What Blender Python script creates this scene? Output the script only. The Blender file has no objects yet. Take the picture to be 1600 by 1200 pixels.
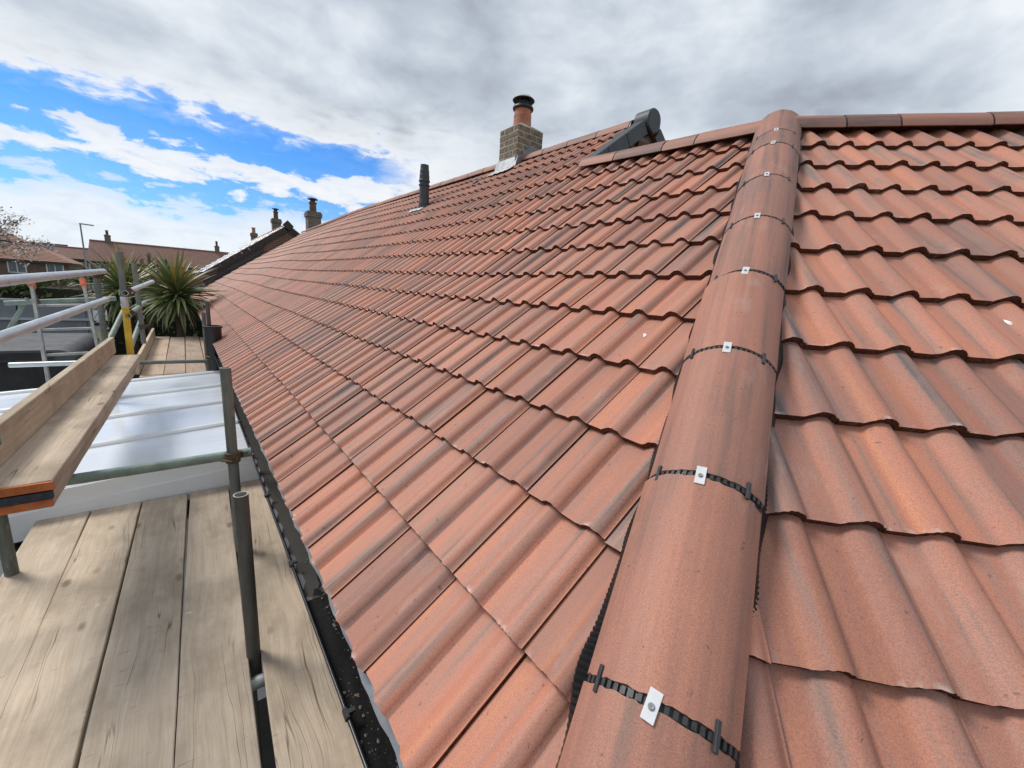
import bpy, bmesh, math, random
import numpy as np
from mathutils import Vector, Matrix

random.seed(7)
scene = bpy.context.scene
COL = scene.collection
R = math.radians

# ------------------------------------------------------------------ camera
cam_d = bpy.data.cameras.new("camera")
cam = bpy.data.objects.new("camera", cam_d)
COL.objects.link(cam)
scene.camera = cam
cam_d.sensor_width = 36.0
cam_d.lens = 36.0 * 636.3 / 1600.0
cam_d.clip_start = 0.02
cam_d.clip_end = 2000.0
YAW, PIT, ROL = 0.674791, 0.209506, -0.065785


def cam_axes():
    cy, sy = math.cos(YAW), math.sin(YAW)
    f = Vector((sy * math.cos(PIT), cy * math.cos(PIT), -math.sin(PIT)))
    r = Vector((cy, -sy, 0))
    d = f.cross(r)
    c, s = math.cos(ROL), math.sin(ROL)
    return c * r + s * d, -s * r + c * d, f


_r, _d, _f = cam_axes()
cam.matrix_world = Matrix(((_r.x, -_d.x, -_f.x, -0.5324), (_r.y, -_d.y, -_f.y, 0.0),
                           (_r.z, -_d.z, -_f.z, 0.7710), (0, 0, 0, 1)))

# ------------------------------------------------------------------ render look
scene.view_settings.view_transform = 'Standard'
scene.view_settings.look = 'None'
scene.view_settings.exposure = 0.30
scene.view_settings.gamma = 1.0
scene.view_settings.use_curve_mapping = False

# ------------------------------------------------------------------ sun
SUN_AZ, SUN_EL = -36.0, 50.0           # degrees clockwise from +Y, above the horizon
sun_dir = Vector((math.sin(R(SUN_AZ)) * math.cos(R(SUN_EL)), math.cos(R(SUN_AZ)) * math.cos(R(SUN_EL)), math.sin(R(SUN_EL))))
sun_d = bpy.data.lights.new("sun", 'SUN')
sun_d.energy = 2.3
sun_d.angle = R(18.0)
sun_d.color = (1.0, 0.95, 0.88)
sun = bpy.data.objects.new("sun", sun_d)
COL.objects.link(sun)
sun.rotation_euler = sun_dir.to_track_quat('Z', 'Y').to_euler()

# ------------------------------------------------------------------ sky (world)
world = bpy.data.worlds.new("World")
scene.world = world
world.use_nodes = True
wt = world.node_tree
wt.nodes.clear()


def N(t, kind, **kw):
    n = t.nodes.new(kind)
    for k, v in kw.items():
        setattr(n, k, v)
    return n


def L(t, a, b):
    t.links.new(a, b)


def math_node(t, op, a, b=None, c=None):
    n = N(t, 'ShaderNodeMath', operation=op)
    for i, v in enumerate((a, b, c)):
        if v is None:
            continue
        if isinstance(v, (int, float)):
            n.inputs[i].default_value = v
        else:
            L(t, v, n.inputs[i])
    return n.outputs[0]


def ramp(t, fac, stops, interp='LINEAR'):
    n = N(t, 'ShaderNodeValToRGB')
    cr = n.color_ramp
    cr.interpolation = interp
    while len(cr.elements) > 1:
        cr.elements.remove(cr.elements[-1])
    for i, (p, c) in enumerate(stops):
        e = cr.elements[0] if i == 0 else cr.elements.new(p)
        e.position = p
        if isinstance(c, (int, float)):
            c = (c, c, c)
        e.color = (*c, 1)
    L(t, fac, n.inputs['Fac'])
    return n.outputs['Color']


def mapr(t, v, a, b, c=0.0, d=1.0, smooth=True):
    n = N(t, 'ShaderNodeMapRange')
    if smooth:
        n.interpolation_type = 'SMOOTHSTEP'
    n.inputs['From Min'].default_value = a
    n.inputs['From Max'].default_value = b
    n.inputs['To Min'].default_value = c
    n.inputs['To Max'].default_value = d
    L(t, v, n.inputs['Value'])
    return n.outputs['Result']


def mixc(t, fac, a, b, blend='MIX'):
    n = N(t, 'ShaderNodeMix', data_type='RGBA', blend_type=blend)
    if isinstance(fac, (int, float)):
        n.inputs[0].default_value = fac
    else:
        L(t, fac, n.inputs[0])
    for i, v in ((6, a), (7, b)):
        if isinstance(v, tuple):
            n.inputs[i].default_value = (*v[:3], 1)
        else:
            L(t, v, n.inputs[i])
    return n.outputs[2]


def noise(t, vec, scale, detail=4, rough=0.5, dist=0.0):
    n = N(t, 'ShaderNodeTexNoise')
    n.inputs['Scale'].default_value = scale
    n.inputs['Detail'].default_value = detail
    n.inputs['Roughness'].default_value = rough
    n.inputs['Distortion'].default_value = dist
    if vec is not None:
        L(t, vec, n.inputs['Vector'])
    return n.outputs['Fac']


def vmap(t, vec, scale=(1, 1, 1), loc=(0, 0, 0), rot=(0, 0, 0)):
    n = N(t, 'ShaderNodeMapping')
    n.inputs['Scale'].default_value = scale
    n.inputs['Location'].default_value = loc
    n.inputs['Rotation'].default_value = rot
    L(t, vec, n.inputs['Vector'])
    return n.outputs['Vector']


def build_sky():
    t = wt
    tc = N(t, 'ShaderNodeTexCoord').outputs['Generated']
    nrm = N(t, 'ShaderNodeVectorMath', operation='NORMALIZE')
    L(t, tc, nrm.inputs[0])
    d = nrm.outputs['Vector']
    sep = N(t, 'ShaderNodeSeparateXYZ')
    L(t, d, sep.inputs[0])
    el = math_node(t, 'MULTIPLY', math_node(t, 'ARCSINE', sep.outputs['Z']), 57.2958)
    az = math_node(t, 'MULTIPLY', math_node(t, 'ARCTAN2', sep.outputs['X'], sep.outputs['Y']), 57.2958)
    sky = N(t, 'ShaderNodeTexSky', sky_type='NISHITA')
    sky.sun_disc = False
    sky.sun_elevation = R(SUN_EL)
    sky.sun_rotation = R(SUN_AZ)
    sky.air_density = 1.0
    sky.dust_density = 0.4
    sky.ozone_density = 2.0
    # banks of cloud lie in layers; noise breaks up their edges
    big = math_node(t, 'SUBTRACT', noise(t, vmap(t, d, (5.0, 5.0, 16), (3.3, 0.7, 1.2)), 1.0, 3, 0.55), 0.5)
    puff = math_node(t, 'SUBTRACT', noise(t, vmap(t, d, (16, 16, 42), (1.7, 4.1, 0.4)), 1.0, 7, 0.62, 0.3), 0.5)
    v = math_node(t, 'ADD', el, math_node(t, 'ADD', math_node(t, 'MULTIPLY', big, 7.0), math_node(t, 'MULTIPLY', puff, 6.5)))
    v24 = math_node(t, 'DIVIDE', v, 24.0)
    dens = ramp(t, v24, [(0.0, 0.96), (0.23, 0.90), (0.30, 0.62), (0.325, 0.10), (0.375, 0.06), (0.405, 0.9), (0.45, 1.0),
                         (0.487, 0.85), (0.510, 0.05), (0.60, 0.0), (0.645, 0.15), (0.685, 0.95), (0.72, 1.0), (1.0, 1.0)])
    win = math_node(t, 'MULTIPLY', mapr(t, az, 25.0, 19.0), mapr(t, az, -75.0, -50.0))
    azv = math_node(t, 'ADD', az, math_node(t, 'MULTIPLY', puff, 9.0))
    win = math_node(t, 'MULTIPLY', mapr(t, azv, 26.0, 18.0), mapr(t, azv, -80.0, -55.0))
    dens = math_node(t, 'MAXIMUM', dens, math_node(t, 'SUBTRACT', 1.0, win))
    # grey of the thick cloud deck: soft streaks, paler towards the horizon
    g1 = noise(t, vmap(t, d, (2.0, 2.0, 4.2), (0.2, 3.1, 5.0)), 1.0, 5, 0.5, 0.3)
    g2 = noise(t, vmap(t, d, (5.5, 5.5, 10), (7.2, 1.1, 2.0)), 1.0, 6, 0.55, 0.2)
    gm = math_node(t, 'ADD', math_node(t, 'MULTIPLY', g1, 0.64), math_node(t, 'MULTIPLY', g2, 0.36))
    gm = math_node(t, 'ADD', gm, mapr(t, az, 35.0, 70.0, 0.0, 0.055))
    grey = ramp(t, gm, [(0.36, (0.235, 0.27, 0.315)), (0.45, (0.37, 0.415, 0.48)), (0.535, (0.51, 0.57, 0.645)), (0.65, (0.76, 0.80, 0.85))])
    white = ramp(t, puff_fac(t, puff), [(0.25, (0.66, 0.71, 0.78)), (0.5, (0.79, 0.82, 0.855)), (0.75, (0.85, 0.86, 0.875))])
    deck = mapr(t, v, 15.5, 21.0)
    deck2 = math_node(t, 'MAXIMUM', math_node(t, 'MULTIPLY', deck, 1.0), mapr(t, azv, 24.0, 40.0, 0.0, 0.85))
    cloud = mixc(t, deck2, white, grey)
    csc = N(t, 'ShaderNodeVectorMath', operation='SCALE')
    csc.inputs['Scale'].default_value = 9.2
    L(t, cloud, csc.inputs[0])
    # blue gets a little deeper than the bare model, as in the picture
    blue = mixc(t, 1.0, sky.outputs['Color'], (0.33, 0.74, 1.22), 'MULTIPLY')
    col = mixc(t, dens, blue, csc.outputs[0])
    bg = N(t, 'ShaderNodeBackground')
    bg.inputs['Strength'].default_value = 0.1
    L(t, col, bg.inputs['Color'])
    out = N(t, 'ShaderNodeOutputWorld')
    L(t, bg.outputs[0], out.inputs['Surface'])


def puff_fac(t, p):
    return math_node(t, 'ADD', p, 0.5)


build_sky()

# ------------------------------------------------------------------ helpers
WM = {}


def place(o, M=None, parent=None):
    M = M or Matrix.Identity(4)
    COL.objects.link(o)
    o.matrix_basis = M
    WM[o] = M
    if parent is not None:
        o.parent = parent
        o.matrix_parent_inverse = WM[parent].inverted()
    return o


def tag(o, label=None, cat=None, group=None, kind=None):
    for k, v in (('label', label), ('category', cat), ('group', group), ('kind', kind)):
        if v:
            o[k] = v
    return o


def thing(name, label, cat, loc=(0, 0, 0), group=None):
    o = bpy.data.objects.new(name, None)
    o.empty_display_size = 0.1
    place(o, Matrix.Translation(loc))
    return tag(o, label, cat, group)


class MB:
    """collects shapes and links them as one mesh"""

    def __init__(self):
        self.v, self.f, self.m, self.s, self.uv, self.c = [], [], [], [], [], []

    def add(self, vs, fs, mat=0, smooth=False, uv=None, col=0.0):
        b = len(self.v)
        self.v += [tuple(x) for x in vs]
        for k, f in enumerate(fs):
            self.f.append([b + i for i in f])
            self.m.append(mat)
            self.s.append(smooth)
            self.uv.append([uv[i] for i in f] if uv else None)
            self.c.append(col)
        return self

    def box(self, c, s, M=None, mat=0, col=0.0, bev=0.0):
        x, y, z = (a / 2 for a in s)
        if bev:
            vs = []
            b = bev
            for sx in (-1, 1):
                for sy in (-1, 1):
                    for sz in (-1, 1):
                        vs += [(sx * (x - b), sy * (y - b), sz * z), (sx * (x - b), sy * y, sz * (z - b)), (sx * x, sy * (y - b), sz * (z - b))]
            bm = bmesh.new()
            for q in vs:
                bm.verts.new(q)
            r = bmesh.ops.convex_hull(bm, input=bm.verts)
            bm.verts.index_update()
            vs = [v.co.copy() for v in bm.verts]
            fs = [[v.index for v in f.verts] for f in bm.faces]
            bm.free()
        else:
            vs = [Vector((sx * x, sy * y, sz * z)) for sx in (-1, 1) for sy in (-1, 1) for sz in (-1, 1)]
            fs = [(0, 1, 3, 2), (4, 6, 7, 5), (0, 4, 5, 1), (2, 3, 7, 6), (0, 2, 6, 4), (1, 5, 7, 3)]
        T = Matrix.Translation(c) @ (M.to_4x4() if M else Matrix.Identity(4))
        return self.add([T @ Vector(v) for v in vs], fs, mat, False, None, col)

    def tube(self, pts, r, seg=12, mat=0, caps=True, hollow=0.0, smooth=True, capmat=None):
        pts = [Vector(p) for p in pts]
        rs = r if isinstance(r, (list, tuple)) else [r] * len(pts)
        vs, n = [], len(pts)
        ref = None
        for i, p in enumerate(pts):
            d = (pts[min(i + 1, n - 1)] - pts[max(i - 1, 0)])
            d = d.normalized() if d.length > 1e-9 else Vector((0, 0, 1))
            if ref is None:
                ref = d.orthogonal().normalized()
            a = (ref - d * ref.dot(d)).normalized()
            ref = a
            b = d.cross(a)
            for k in range(seg):
                t = 2 * math.pi * k / seg
                vs.append(p + (a * math.cos(t) + b * math.sin(t)) * rs[i])
        fs = []
        for i in range(n - 1):
            for k in range(seg):
                k2 = (k + 1) % seg
                fs.append((i * seg + k, i * seg + k2, (i + 1) * seg + k2, (i + 1) * seg + k))
        self.add(vs, fs, mat, smooth)
        cm = mat if capmat is None else capmat
        if hollow:
            for e, rr in ((0, rs[0]), (n - 1, rs[-1])):
                ring = vs[e * seg:(e + 1) * seg]
                c = pts[e]
                inn = [c + (q - c) * (hollow / rr) for q in ring]
                d = (pts[1] - pts[0]).normalized() * (1 if e == 0 else -1)
                deep = [q + d * min(0.25, (pts[-1] - pts[0]).length * 0.4) for q in inn]
                self.add(ring + inn + deep, [(k, (k + 1) % seg, seg + (k + 1) % seg, seg + k) for k in range(seg)], cm)
                self.add(inn + deep, [(k, (k + 1) % seg, seg + (k + 1) % seg, seg + k) for k in range(seg)], cm, True)
                self.add(deep, [tuple(range(seg))], cm)
        elif caps:
            self.add(vs[:seg], [tuple(range(seg))[::-1]], cm)
            self.add(vs[-seg:], [tuple(range(seg))], cm)
        return self

    def lathe(self, prof, c=(0, 0, 0), seg=24, mat=0, smooth=True, sharp=True):
        """prof: list of (radius, z); each band gets its own vertices when sharp"""
        c = Vector(c)
        ring = lambda r, z: [c + Vector((r * math.cos(2 * math.pi * k / seg), r * math.sin(2 * math.pi * k / seg), z)) for k in range(seg)]
        for (r0, z0), (r1, z1) in zip(prof[:-1], prof[1:]):
            self.add(ring(r0, z0) + ring(r1, z1), [(k, (k + 1) % seg, seg + (k + 1) % seg, seg + k) for k in range(seg)], mat, smooth)
        return self

    def build(self, name, mats, parent=None, M=None):
        me = bpy.data.meshes.new(name)
        me.from_pydata(self.v, [], self.f)
        for m in (mats if isinstance(mats, (list, tuple)) else [mats]):
            me.materials.append(m)
        me.polygons.foreach_set('material_index', self.m)
        me.polygons.foreach_set('use_smooth', self.s)
        if any(u is not None for u in self.uv):
            lay = me.uv_layers.new(name='UVMap')
            flat = []
            for f, u in zip(self.f, self.uv):
                for k in range(len(f)):
                    flat += list(u[k]) if u else [0.0, 0.0]
            lay.data.foreach_set('uv', flat)
        if any(self.c):
            at = me.attributes.new('rnd', 'FLOAT', 'FACE')
            at.data.foreach_set('value', self.c)
        me.update()
        o = bpy.data.objects.new(name, me)
        return place(o, M, parent)


def inst(src_mesh, name, M, parent=None):
    return place(bpy.data.objects.new(name, src_mesh), M, parent)


def frame(o, x, y, z):
    return Matrix(((x.x, y.x, z.x, o.x), (x.y, y.y, z.y, o.y), (x.z, y.z, z.z, o.z), (0, 0, 0, 1)))


# ------------------------------------------------------------------ materials
def new_mat(name):
    m = bpy.data.materials.new(name)
    m.use_nodes = True
    t = m.node_tree
    t.nodes.clear()
    b = N(t, 'ShaderNodeBsdfPrincipled')
    o = N(t, 'ShaderNodeOutputMaterial')
    L(t, b.outputs[0], o.inputs['Surface'])
    return m, t, b


def bump(t, b, h, strength=0.3, dist=0.01):
    n = N(t, 'ShaderNodeBump')
    n.inputs['Strength'].default_value = strength
    n.inputs['Distance'].default_value = dist
    L(t, h, n.inputs['Height'])
    L(t, n.outputs[0], b.inputs['Normal'])


def objco(t):
    return N(t, 'ShaderNodeTexCoord').outputs['Object']


def rnd_of(t):
    return N(t, 'ShaderNodeObjectInfo').outputs['Random']


def offset_by(t, vec, val, k=37.0):
    c = N(t, 'ShaderNodeCombineXYZ')
    s = math_node(t, 'MULTIPLY', val, k)
    for i in range(3):
        L(t, s, c.inputs[i])
    a = N(t, 'ShaderNodeVectorMath', operation='ADD')
    L(t, vec, a.inputs[0])
    L(t, c.outputs[0], a.inputs[1])
    return a.outputs[0]


def simple(name, col, rough=0.6, metal=0.0, var=0.25, scale=12.0, bmp=0.0, spec=0.5, stretch=(1, 1, 1), second=None):
    """one colour with soft mottling (and wear in a second colour)"""
    m, t, b = new_mat(name)
    co = vmap(t, offset_by(t, objco(t), rnd_of(t)), stretch)
    n = noise(t, co, scale, 6, 0.6)
    lo = tuple(c * (1 - var) for c in col)
    hi = tuple(min(1, c * (1 + var)) for c in col)
    c = ramp(t, n, [(0.3, lo), (0.7, hi)])
    if second:
        w = noise(t, co, scale * 2.3, 8, 0.7)
        c = mixc(t, ramp(t, w, [(0.56, 0.0), (0.66, 1.0)]), c, second)
    L(t, c, b.inputs['Base Color'])
    b.inputs['Roughness'].default_value = rough
    b.inputs['Metallic'].default_value = metal
    b.inputs['Specular IOR Level'].default_value = spec
    if bmp:
        bump(t, b, noise(t, co, scale * 6, 6, 0.65), bmp, 0.004)
    return m


def tile_material(name, per_object=True, edge=False, ridge=False):
    m, t, b = new_mat(name)
    if per_object:
        rnd = rnd_of(t)
    else:
        rnd = N(t, 'ShaderNodeAttribute', attribute_name='rnd').outputs['Fac']
    if ridge:
        base = objco(t)
    else:
        base = N(t, 'ShaderNodeUVMap').outputs['UV']
    co = offset_by(t, base, rnd, 53.0)
    # long streaks of cement colour that run down the tile
    if ridge:
        st = noise(t, vmap(t, co, (26, 1.0, 8)), 1.0, 5, 0.6)
        st = math_node(t, 'ADD', math_node(t, 'MULTIPLY', st, 1.35), -0.175)
    else:
        st = noise(t, vmap(t, co, (30, 1.3, 1)), 1.0, 4, 0.5, 0.1)
        st = math_node(t, 'ADD', math_node(t, 'MULTIPLY', st, 1.15), -0.075)
    blot = noise(t, vmap(t, co, (6, 5, 5)), 1.0, 5, 0.6)
    sand = noise(t, co, 420.0, 2, 0.6)
    grit = noise(t, co, 130.0, 3, 0.6)
    s2 = math_node(t, 'ADD', math_node(t, 'MULTIPLY', st, 0.75), math_node(t, 'MULTIPLY', blot, 0.25))
    # some tiles lean grey, some orange
    r2 = math_node(t, 'FRACT', math_node(t, 'MULTIPLY', rnd, 7.31))
    bias = ramp(t, r2, [(0.0, -0.0), (1.0, 1.0)])
    s2 = math_node(t, 'ADD', s2, math_node(t, 'MULTIPLY', math_node(t, 'SUBTRACT', bias, 0.5), 0.13 if not ridge else 0.14))
    if not ridge and not edge:
        # the rolls took the greyer slip of the through-colour, the pans the orange
        ux = N(t, 'ShaderNodeSeparateXYZ')
        L(t, base, ux.inputs[0])
        fx = math_node(t, 'FRACT', math_node(t, 'DIVIDE', ux.outputs['X'], 0.15))
        rollm = math_node(t, 'MULTIPLY', mapr(t, fx, 0.42, 0.62), mapr(t, fx, 1.0, 0.90))
        amt = math_node(t, 'MULTIPLY', rollm, math_node(t, 'ADD', math_node(t, 'MULTIPLY', r2, 0.11), -0.015))
        s2 = math_node(t, 'SUBTRACT', math_node(t, 'ADD', s2, 0.012), amt)
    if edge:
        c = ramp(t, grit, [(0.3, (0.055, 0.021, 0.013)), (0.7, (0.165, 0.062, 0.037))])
    elif ridge:
        c = ramp(t, s2, [(0.28, (0.135, 0.090, 0.078)), (0.39, (0.235, 0.130, 0.102)), (0.52, (0.325, 0.156, 0.116)), (0.70, (0.395, 0.184, 0.128))])
    else:
        c = ramp(t, s2, [(0.24, (0.130, 0.108, 0.102)), (0.335, (0.250, 0.168, 0.144)), (0.43, (0.382, 0.195, 0.146)),
                         (0.56, (0.450, 0.192, 0.130)), (0.72, (0.50, 0.210, 0.122))])
    r3 = math_node(t, 'FRACT', math_node(t, 'MULTIPLY', rnd, 13.7))
    c = mixc(t, 1.0, c, ramp(t, r3, [(0.0, (0.76, 0.78, 0.82)), (0.5, (0.98, 0.98, 0.98)), (1.0, (1.12, 1.06, 1.02))]), 'MULTIPLY')
    c = mixc(t, 0.8, c, ramp(t, sand, [(0.25, (0.62, 0.64, 0.66)), (0.5, (1, 1, 1)), (0.78, (1.35, 1.35, 1.35))]), 'MULTIPLY')
    # lime bloom and a few dark specks
    bl = noise(t, vmap(t, co, (9, 4, 9), (3.1, 0, 0)), 1.0, 7, 0.7)
    c = mixc(t, math_node(t, 'MULTIPLY', ramp(t, bl, [(0.58, 0.0), (0.75, 1.0)]), 0.30), c, (0.50, 0.42, 0.38))
    sp = noise(t, co, 60.0, 2, 0.5)
    c = mixc(t, math_node(t, 'MULTIPLY', ramp(t, sp, [(0.70, 0.0), (0.76, 1.0)]), 0.6), c, (0.08, 0.05, 0.04))
    if not ridge and not edge:
        # lime washed along the lower edge of some tiles
        uvs = N(t, 'ShaderNodeSeparateXYZ')
        L(t, base, uvs.inputs[0])
        rim = mapr(t, uvs.outputs['Y'], 0.014, 0.002)
        pick = noise(t, vmap(t, co, (22, 3, 1)), 1.0, 3, 0.5)
        c = mixc(t, math_node(t, 'MULTIPLY', rim, ramp(t, pick, [(0.58, 0.0), (0.70, 0.55)])), c, (0.62, 0.57, 0.54))
    L(t, c, b.inputs['Base Color'])
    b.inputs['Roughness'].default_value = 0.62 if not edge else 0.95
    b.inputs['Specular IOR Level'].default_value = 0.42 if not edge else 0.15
    h = math_node(t, 'ADD', math_node(t, 'MULTIPLY', sand, 0.35), math_node(t, 'MULTIPLY', grit, 0.65))
    bump(t, b, h, 0.9 if edge else 0.32, 0.006 if edge else 0.0018)
    return m


M_TILE = tile_material('concrete_tile')
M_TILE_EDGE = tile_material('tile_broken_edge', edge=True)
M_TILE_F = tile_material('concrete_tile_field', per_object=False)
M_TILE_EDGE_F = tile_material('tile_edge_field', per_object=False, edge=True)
M_RIDGE = tile_material('ridge_tile_concrete', ridge='y')
M_DECK = simple('roof_membrane', (0.02, 0.02, 0.022), 0.8)
M_BLACK = simple('black_plastic', (0.014, 0.014, 0.015), 0.42, var=0.3, scale=40, bmp=0.1)
M_BLACKGREY = simple('black_rubber', (0.035, 0.036, 0.04), 0.5, var=0.4, scale=60)
M_GUTTER = simple('black_gutter', (0.012, 0.0125, 0.016), 0.33, var=0.35, scale=9, second=(0.05, 0.048, 0.047), stretch=(3, 1, 3))
M_GUTTER_OUT = M_GUTTER
M_TRAY = simple('grey_eaves_tray', (0.20, 0.215, 0.24), 0.5, var=0.15, scale=14)
M_VERGE = simple('slate_grey_plastic', (0.036, 0.044, 0.052), 0.55, var=0.18, scale=8, bmp=0.08)
M_ALU = simple('bright_clip_metal', (0.72, 0.73, 0.74), 0.38, metal=0.35, var=0.08, scale=30)
M_SCREW = simple('screw_head', (0.35, 0.36, 0.37), 0.35, metal=0.8, var=0.3, scale=200)
M_LEAD = simple('lead_flashing', (0.52, 0.53, 0.55), 0.38, metal=0.15, var=0.3, scale=9, bmp=0.3)
M_LEAD_D = simple('dull_lead', (0.17, 0.185, 0.205), 0.5, metal=0.2, var=0.3, scale=9, bmp=0.3)
M_MORTAR = simple('mortar', (0.36, 0.335, 0.275), 0.95, var=0.25, scale=20, bmp=0.5, spec=0.2)
M_MORTAR_W = simple('white_splash', (0.78, 0.77, 0.74), 0.8, var=0.1)
M_BRICK = simple('dark_brown_brick', (0.185, 0.148, 0.112), 0.9, var=0.5, scale=18, bmp=0.6, spec=0.2, second=(0.27, 0.235, 0.185))
M_BRICK_R = simple('brown_gable_brick', (0.15, 0.085, 0.052), 0.9, var=0.4, scale=14, bmp=0.5, spec=0.2)
M_POT = simple('terracotta_pot', (0.42, 0.165, 0.10), 0.75, var=0.3, scale=9, bmp=0.2, second=(0.36, 0.17, 0.085))
M_COWL = simple('dark_cowl_metal', (0.03, 0.031, 0.036), 0.5, metal=0.3, var=0.3, scale=20)
M_COWL_TOP = simple('pale_cowl_top', (0.42, 0.44, 0.40), 0.5, var=0.15)
M_WHITE = simple('white_upvc', (0.74, 0.76, 0.78), 0.35, var=0.04, scale=5)
M_STEEL = simple('galvanised_tube', (0.50, 0.54, 0.55), 0.42, metal=0.55, var=0.2, scale=14, bmp=0.1, stretch=(1, 1, 0.3), second=(0.34, 0.37, 0.36))
M_ALU_OLD = simple('dull_ladder_aluminium', (0.30, 0.31, 0.30), 0.5, metal=0.4, var=0.25, scale=9, second=(0.20, 0.185, 0.165))
M_STEEL_OLD = simple('weathered_tube', (0.15, 0.165, 0.148), 0.6, metal=0.35, var=0.35, scale=16, bmp=0.2, stretch=(1, 1, 0.3), second=(0.24, 0.235, 0.205))
M_STEEL_DARK = simple('dark_tube', (0.085, 0.082, 0.076), 0.6, metal=0.3, var=0.35, scale=22, bmp=0.2, stretch=(1, 1, 0.25))
M_STEEL_GREEN = simple('green_tube', (0.20, 0.26, 0.225), 0.6, metal=0.3, var=0.35, scale=10, bmp=0.2, second=(0.30, 0.29, 0.25))
M_STEEL_CUT = simple('cut_tube_end', (0.42, 0.41, 0.38), 0.5, metal=0.4, var=0.2)
M_YELLOW = simple('yellow_sleeve', (0.62, 0.40, 0.035), 0.55, var=0.2, scale=9, second=(0.40, 0.27, 0.05))
M_ORANGE = simple('orange_cap', (0.60, 0.13, 0.055), 0.6, var=0.25, scale=20)
M_RUST = simple('rusty_coupler', (0.09, 0.065, 0.042), 0.75, metal=0.3, var=0.5, scale=60, bmp=0.3, second=(0.26, 0.23, 0.18))
M_MAROON = simple('maroon_plastic', (0.10, 0.02, 0.03), 0.5, var=0.3, scale=30)


def wood_material(name, a, b_, dark, grain=(46, 2.2, 46)):
    m, t, b = new_mat(name)
    rnd = rnd_of(t)
    co = offset_by(t, objco(t), rnd, 29.0)
    warp = noise(t, vmap(t, co, (5, 1.4, 5)), 1.0, 3, 0.5)
    wv = N(t, 'ShaderNodeCombineXYZ')
    L(t, math_node(t, 'MULTIPLY', warp, 0.09), wv.inputs[0])
    ad = N(t, 'ShaderNodeVectorMath', operation='ADD')
    L(t, co, ad.inputs[0])
    L(t, wv.outputs[0], ad.inputs[1])
    g = noise(t, vmap(t, ad.outputs[0], grain), 1.0, 6, 0.6)
    g2 = noise(t, vmap(t, ad.outputs[0], (160, 5, 160)), 1.0, 4, 0.6)
    dirt = noise(t, vmap(t, co, (4.5, 2.6, 4.5)), 1.0, 7, 0.62)
    c = ramp(t, g, [(0.25, a), (0.7, b_)])
    c = mixc(t, 0.55, c, ramp(t, g2, [(0.3, (0.80, 0.79, 0.78)), (0.6, (1.06, 1.06, 1.06))]), 'MULTIPLY')
    c = mixc(t, ramp(t, dirt, [(0.44, 0.0), (0.68, 0.9)]), c, dark)
    tone = ramp(t, math_node(t, 'FRACT', math_node(t, 'MULTIPLY', rnd, 5.7)), [(0.0, (0.80, 0.79, 0.79)), (0.5, (1.0, 0.98, 0.95)), (1.0, (1.10, 1.03, 0.94))])
    c = mixc(t, 1.0, c, tone, 'MULTIPLY')
    # knots: small dark ovals stretched along the grain
    vo = N(t, 'ShaderNodeTexVoronoi', feature='DISTANCE_TO_EDGE' if False else 'F1')
    vo.inputs['Scale'].default_value = 1.0
    L(t, vmap(t, ad.outputs[0], (8.0, 3.6, 8.0)), vo.inputs['Vector'])
    pick = N(t, 'ShaderNodeSeparateColor')
    L(t, vo.outputs['Color'], pick.inputs[0])
    k = math_node(t, 'MULTIPLY', ramp(t, vo.outputs['Distance'], [(0.07, 1.0), (0.16, 0.0)]), ramp(t, pick.outputs[0], [(0.48, 0.0), (0.52, 1.0)]))
    c = mixc(t, math_node(t, 'MULTIPLY', k, 0.6), c, (0.10, 0.065, 0.04))
    # scuffs across and pale plaster flecks
    sc = noise(t, vmap(t, co, (14, 60, 14), rot=(0, 0, 0.5)), 1.0, 3, 0.5)
    c = mixc(t, math_node(t, 'MULTIPLY', ramp(t, sc, [(0.66, 0.0), (0.76, 1.0)]), 0.4), c, (0.13, 0.095, 0.07))
    fl = noise(t, vmap(t, co, (24, 20, 24), (9, 2, 1)), 1.0, 2, 0.4)
    c = mixc(t, ramp(t, fl, [(0.775, 0.0), (0.80, 0.8)]), c, (0.62, 0.58, 0.50))
    # drying cracks along the grain
    ck = noise(t, vmap(t, ad.outputs[0], (30, .55, 30), (4, 8, 2)), 1.0, 2, 0.4)
    cl = math_node(t, 'ABSOLUTE', math_node(t, 'SUBTRACT', ck, 0.5))
    cm = noise(t, vmap(t, co, (6, 1.2, 6), (1, 5, 3)), 1.0, 2, 0.5)
    c = mixc(t, math_node(t, 'MULTIPLY', ramp(t, cl, [(0.0, 0.85), (0.012, 0.0)]), ramp(t, cm, [(0.50, 0.0), (0.60, 1.0)])), c, (0.09, 0.065, 0.045))
    L(t, c, b.inputs['Base Color'])
    b.inputs['Roughness'].default_value = 0.82
    b.inputs['Specular IOR Level'].default_value = 0.25
    h = math_node(t, 'ADD', math_node(t, 'MULTIPLY', g, 0.6), math_node(t, 'MULTIPLY', g2, 0.4))
    bump(t, b, h, 0.45, 0.004)
    return m


M_WOOD = wood_material('scaffold_board_wood', (0.50, 0.402, 0.306), (0.655, 0.557, 0.447), (0.35, 0.285, 0.218))
M_WOOD_TOE = wood_material('toe_board_wood', (0.46, 0.385, 0.285), (0.60, 0.515, 0.395), (0.36, 0.30, 0.225))
M_WOOD_FAR = wood_material('far_board_wood', (0.46, 0.345, 0.26), (0.58, 0.455, 0.36), (0.38, 0.29, 0.23))
M_BAND_O = simple('orange_board_paint', (0.47, 0.135, 0.04), 0.7, var=0.3, scale=22, second=(0.30, 0.20, 0.13))
M_BAND_B = simple('blue_board_paint', (0.03, 0.04, 0.065), 0.7, var=0.5, scale=26, second=(0.09, 0.085, 0.08))


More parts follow.
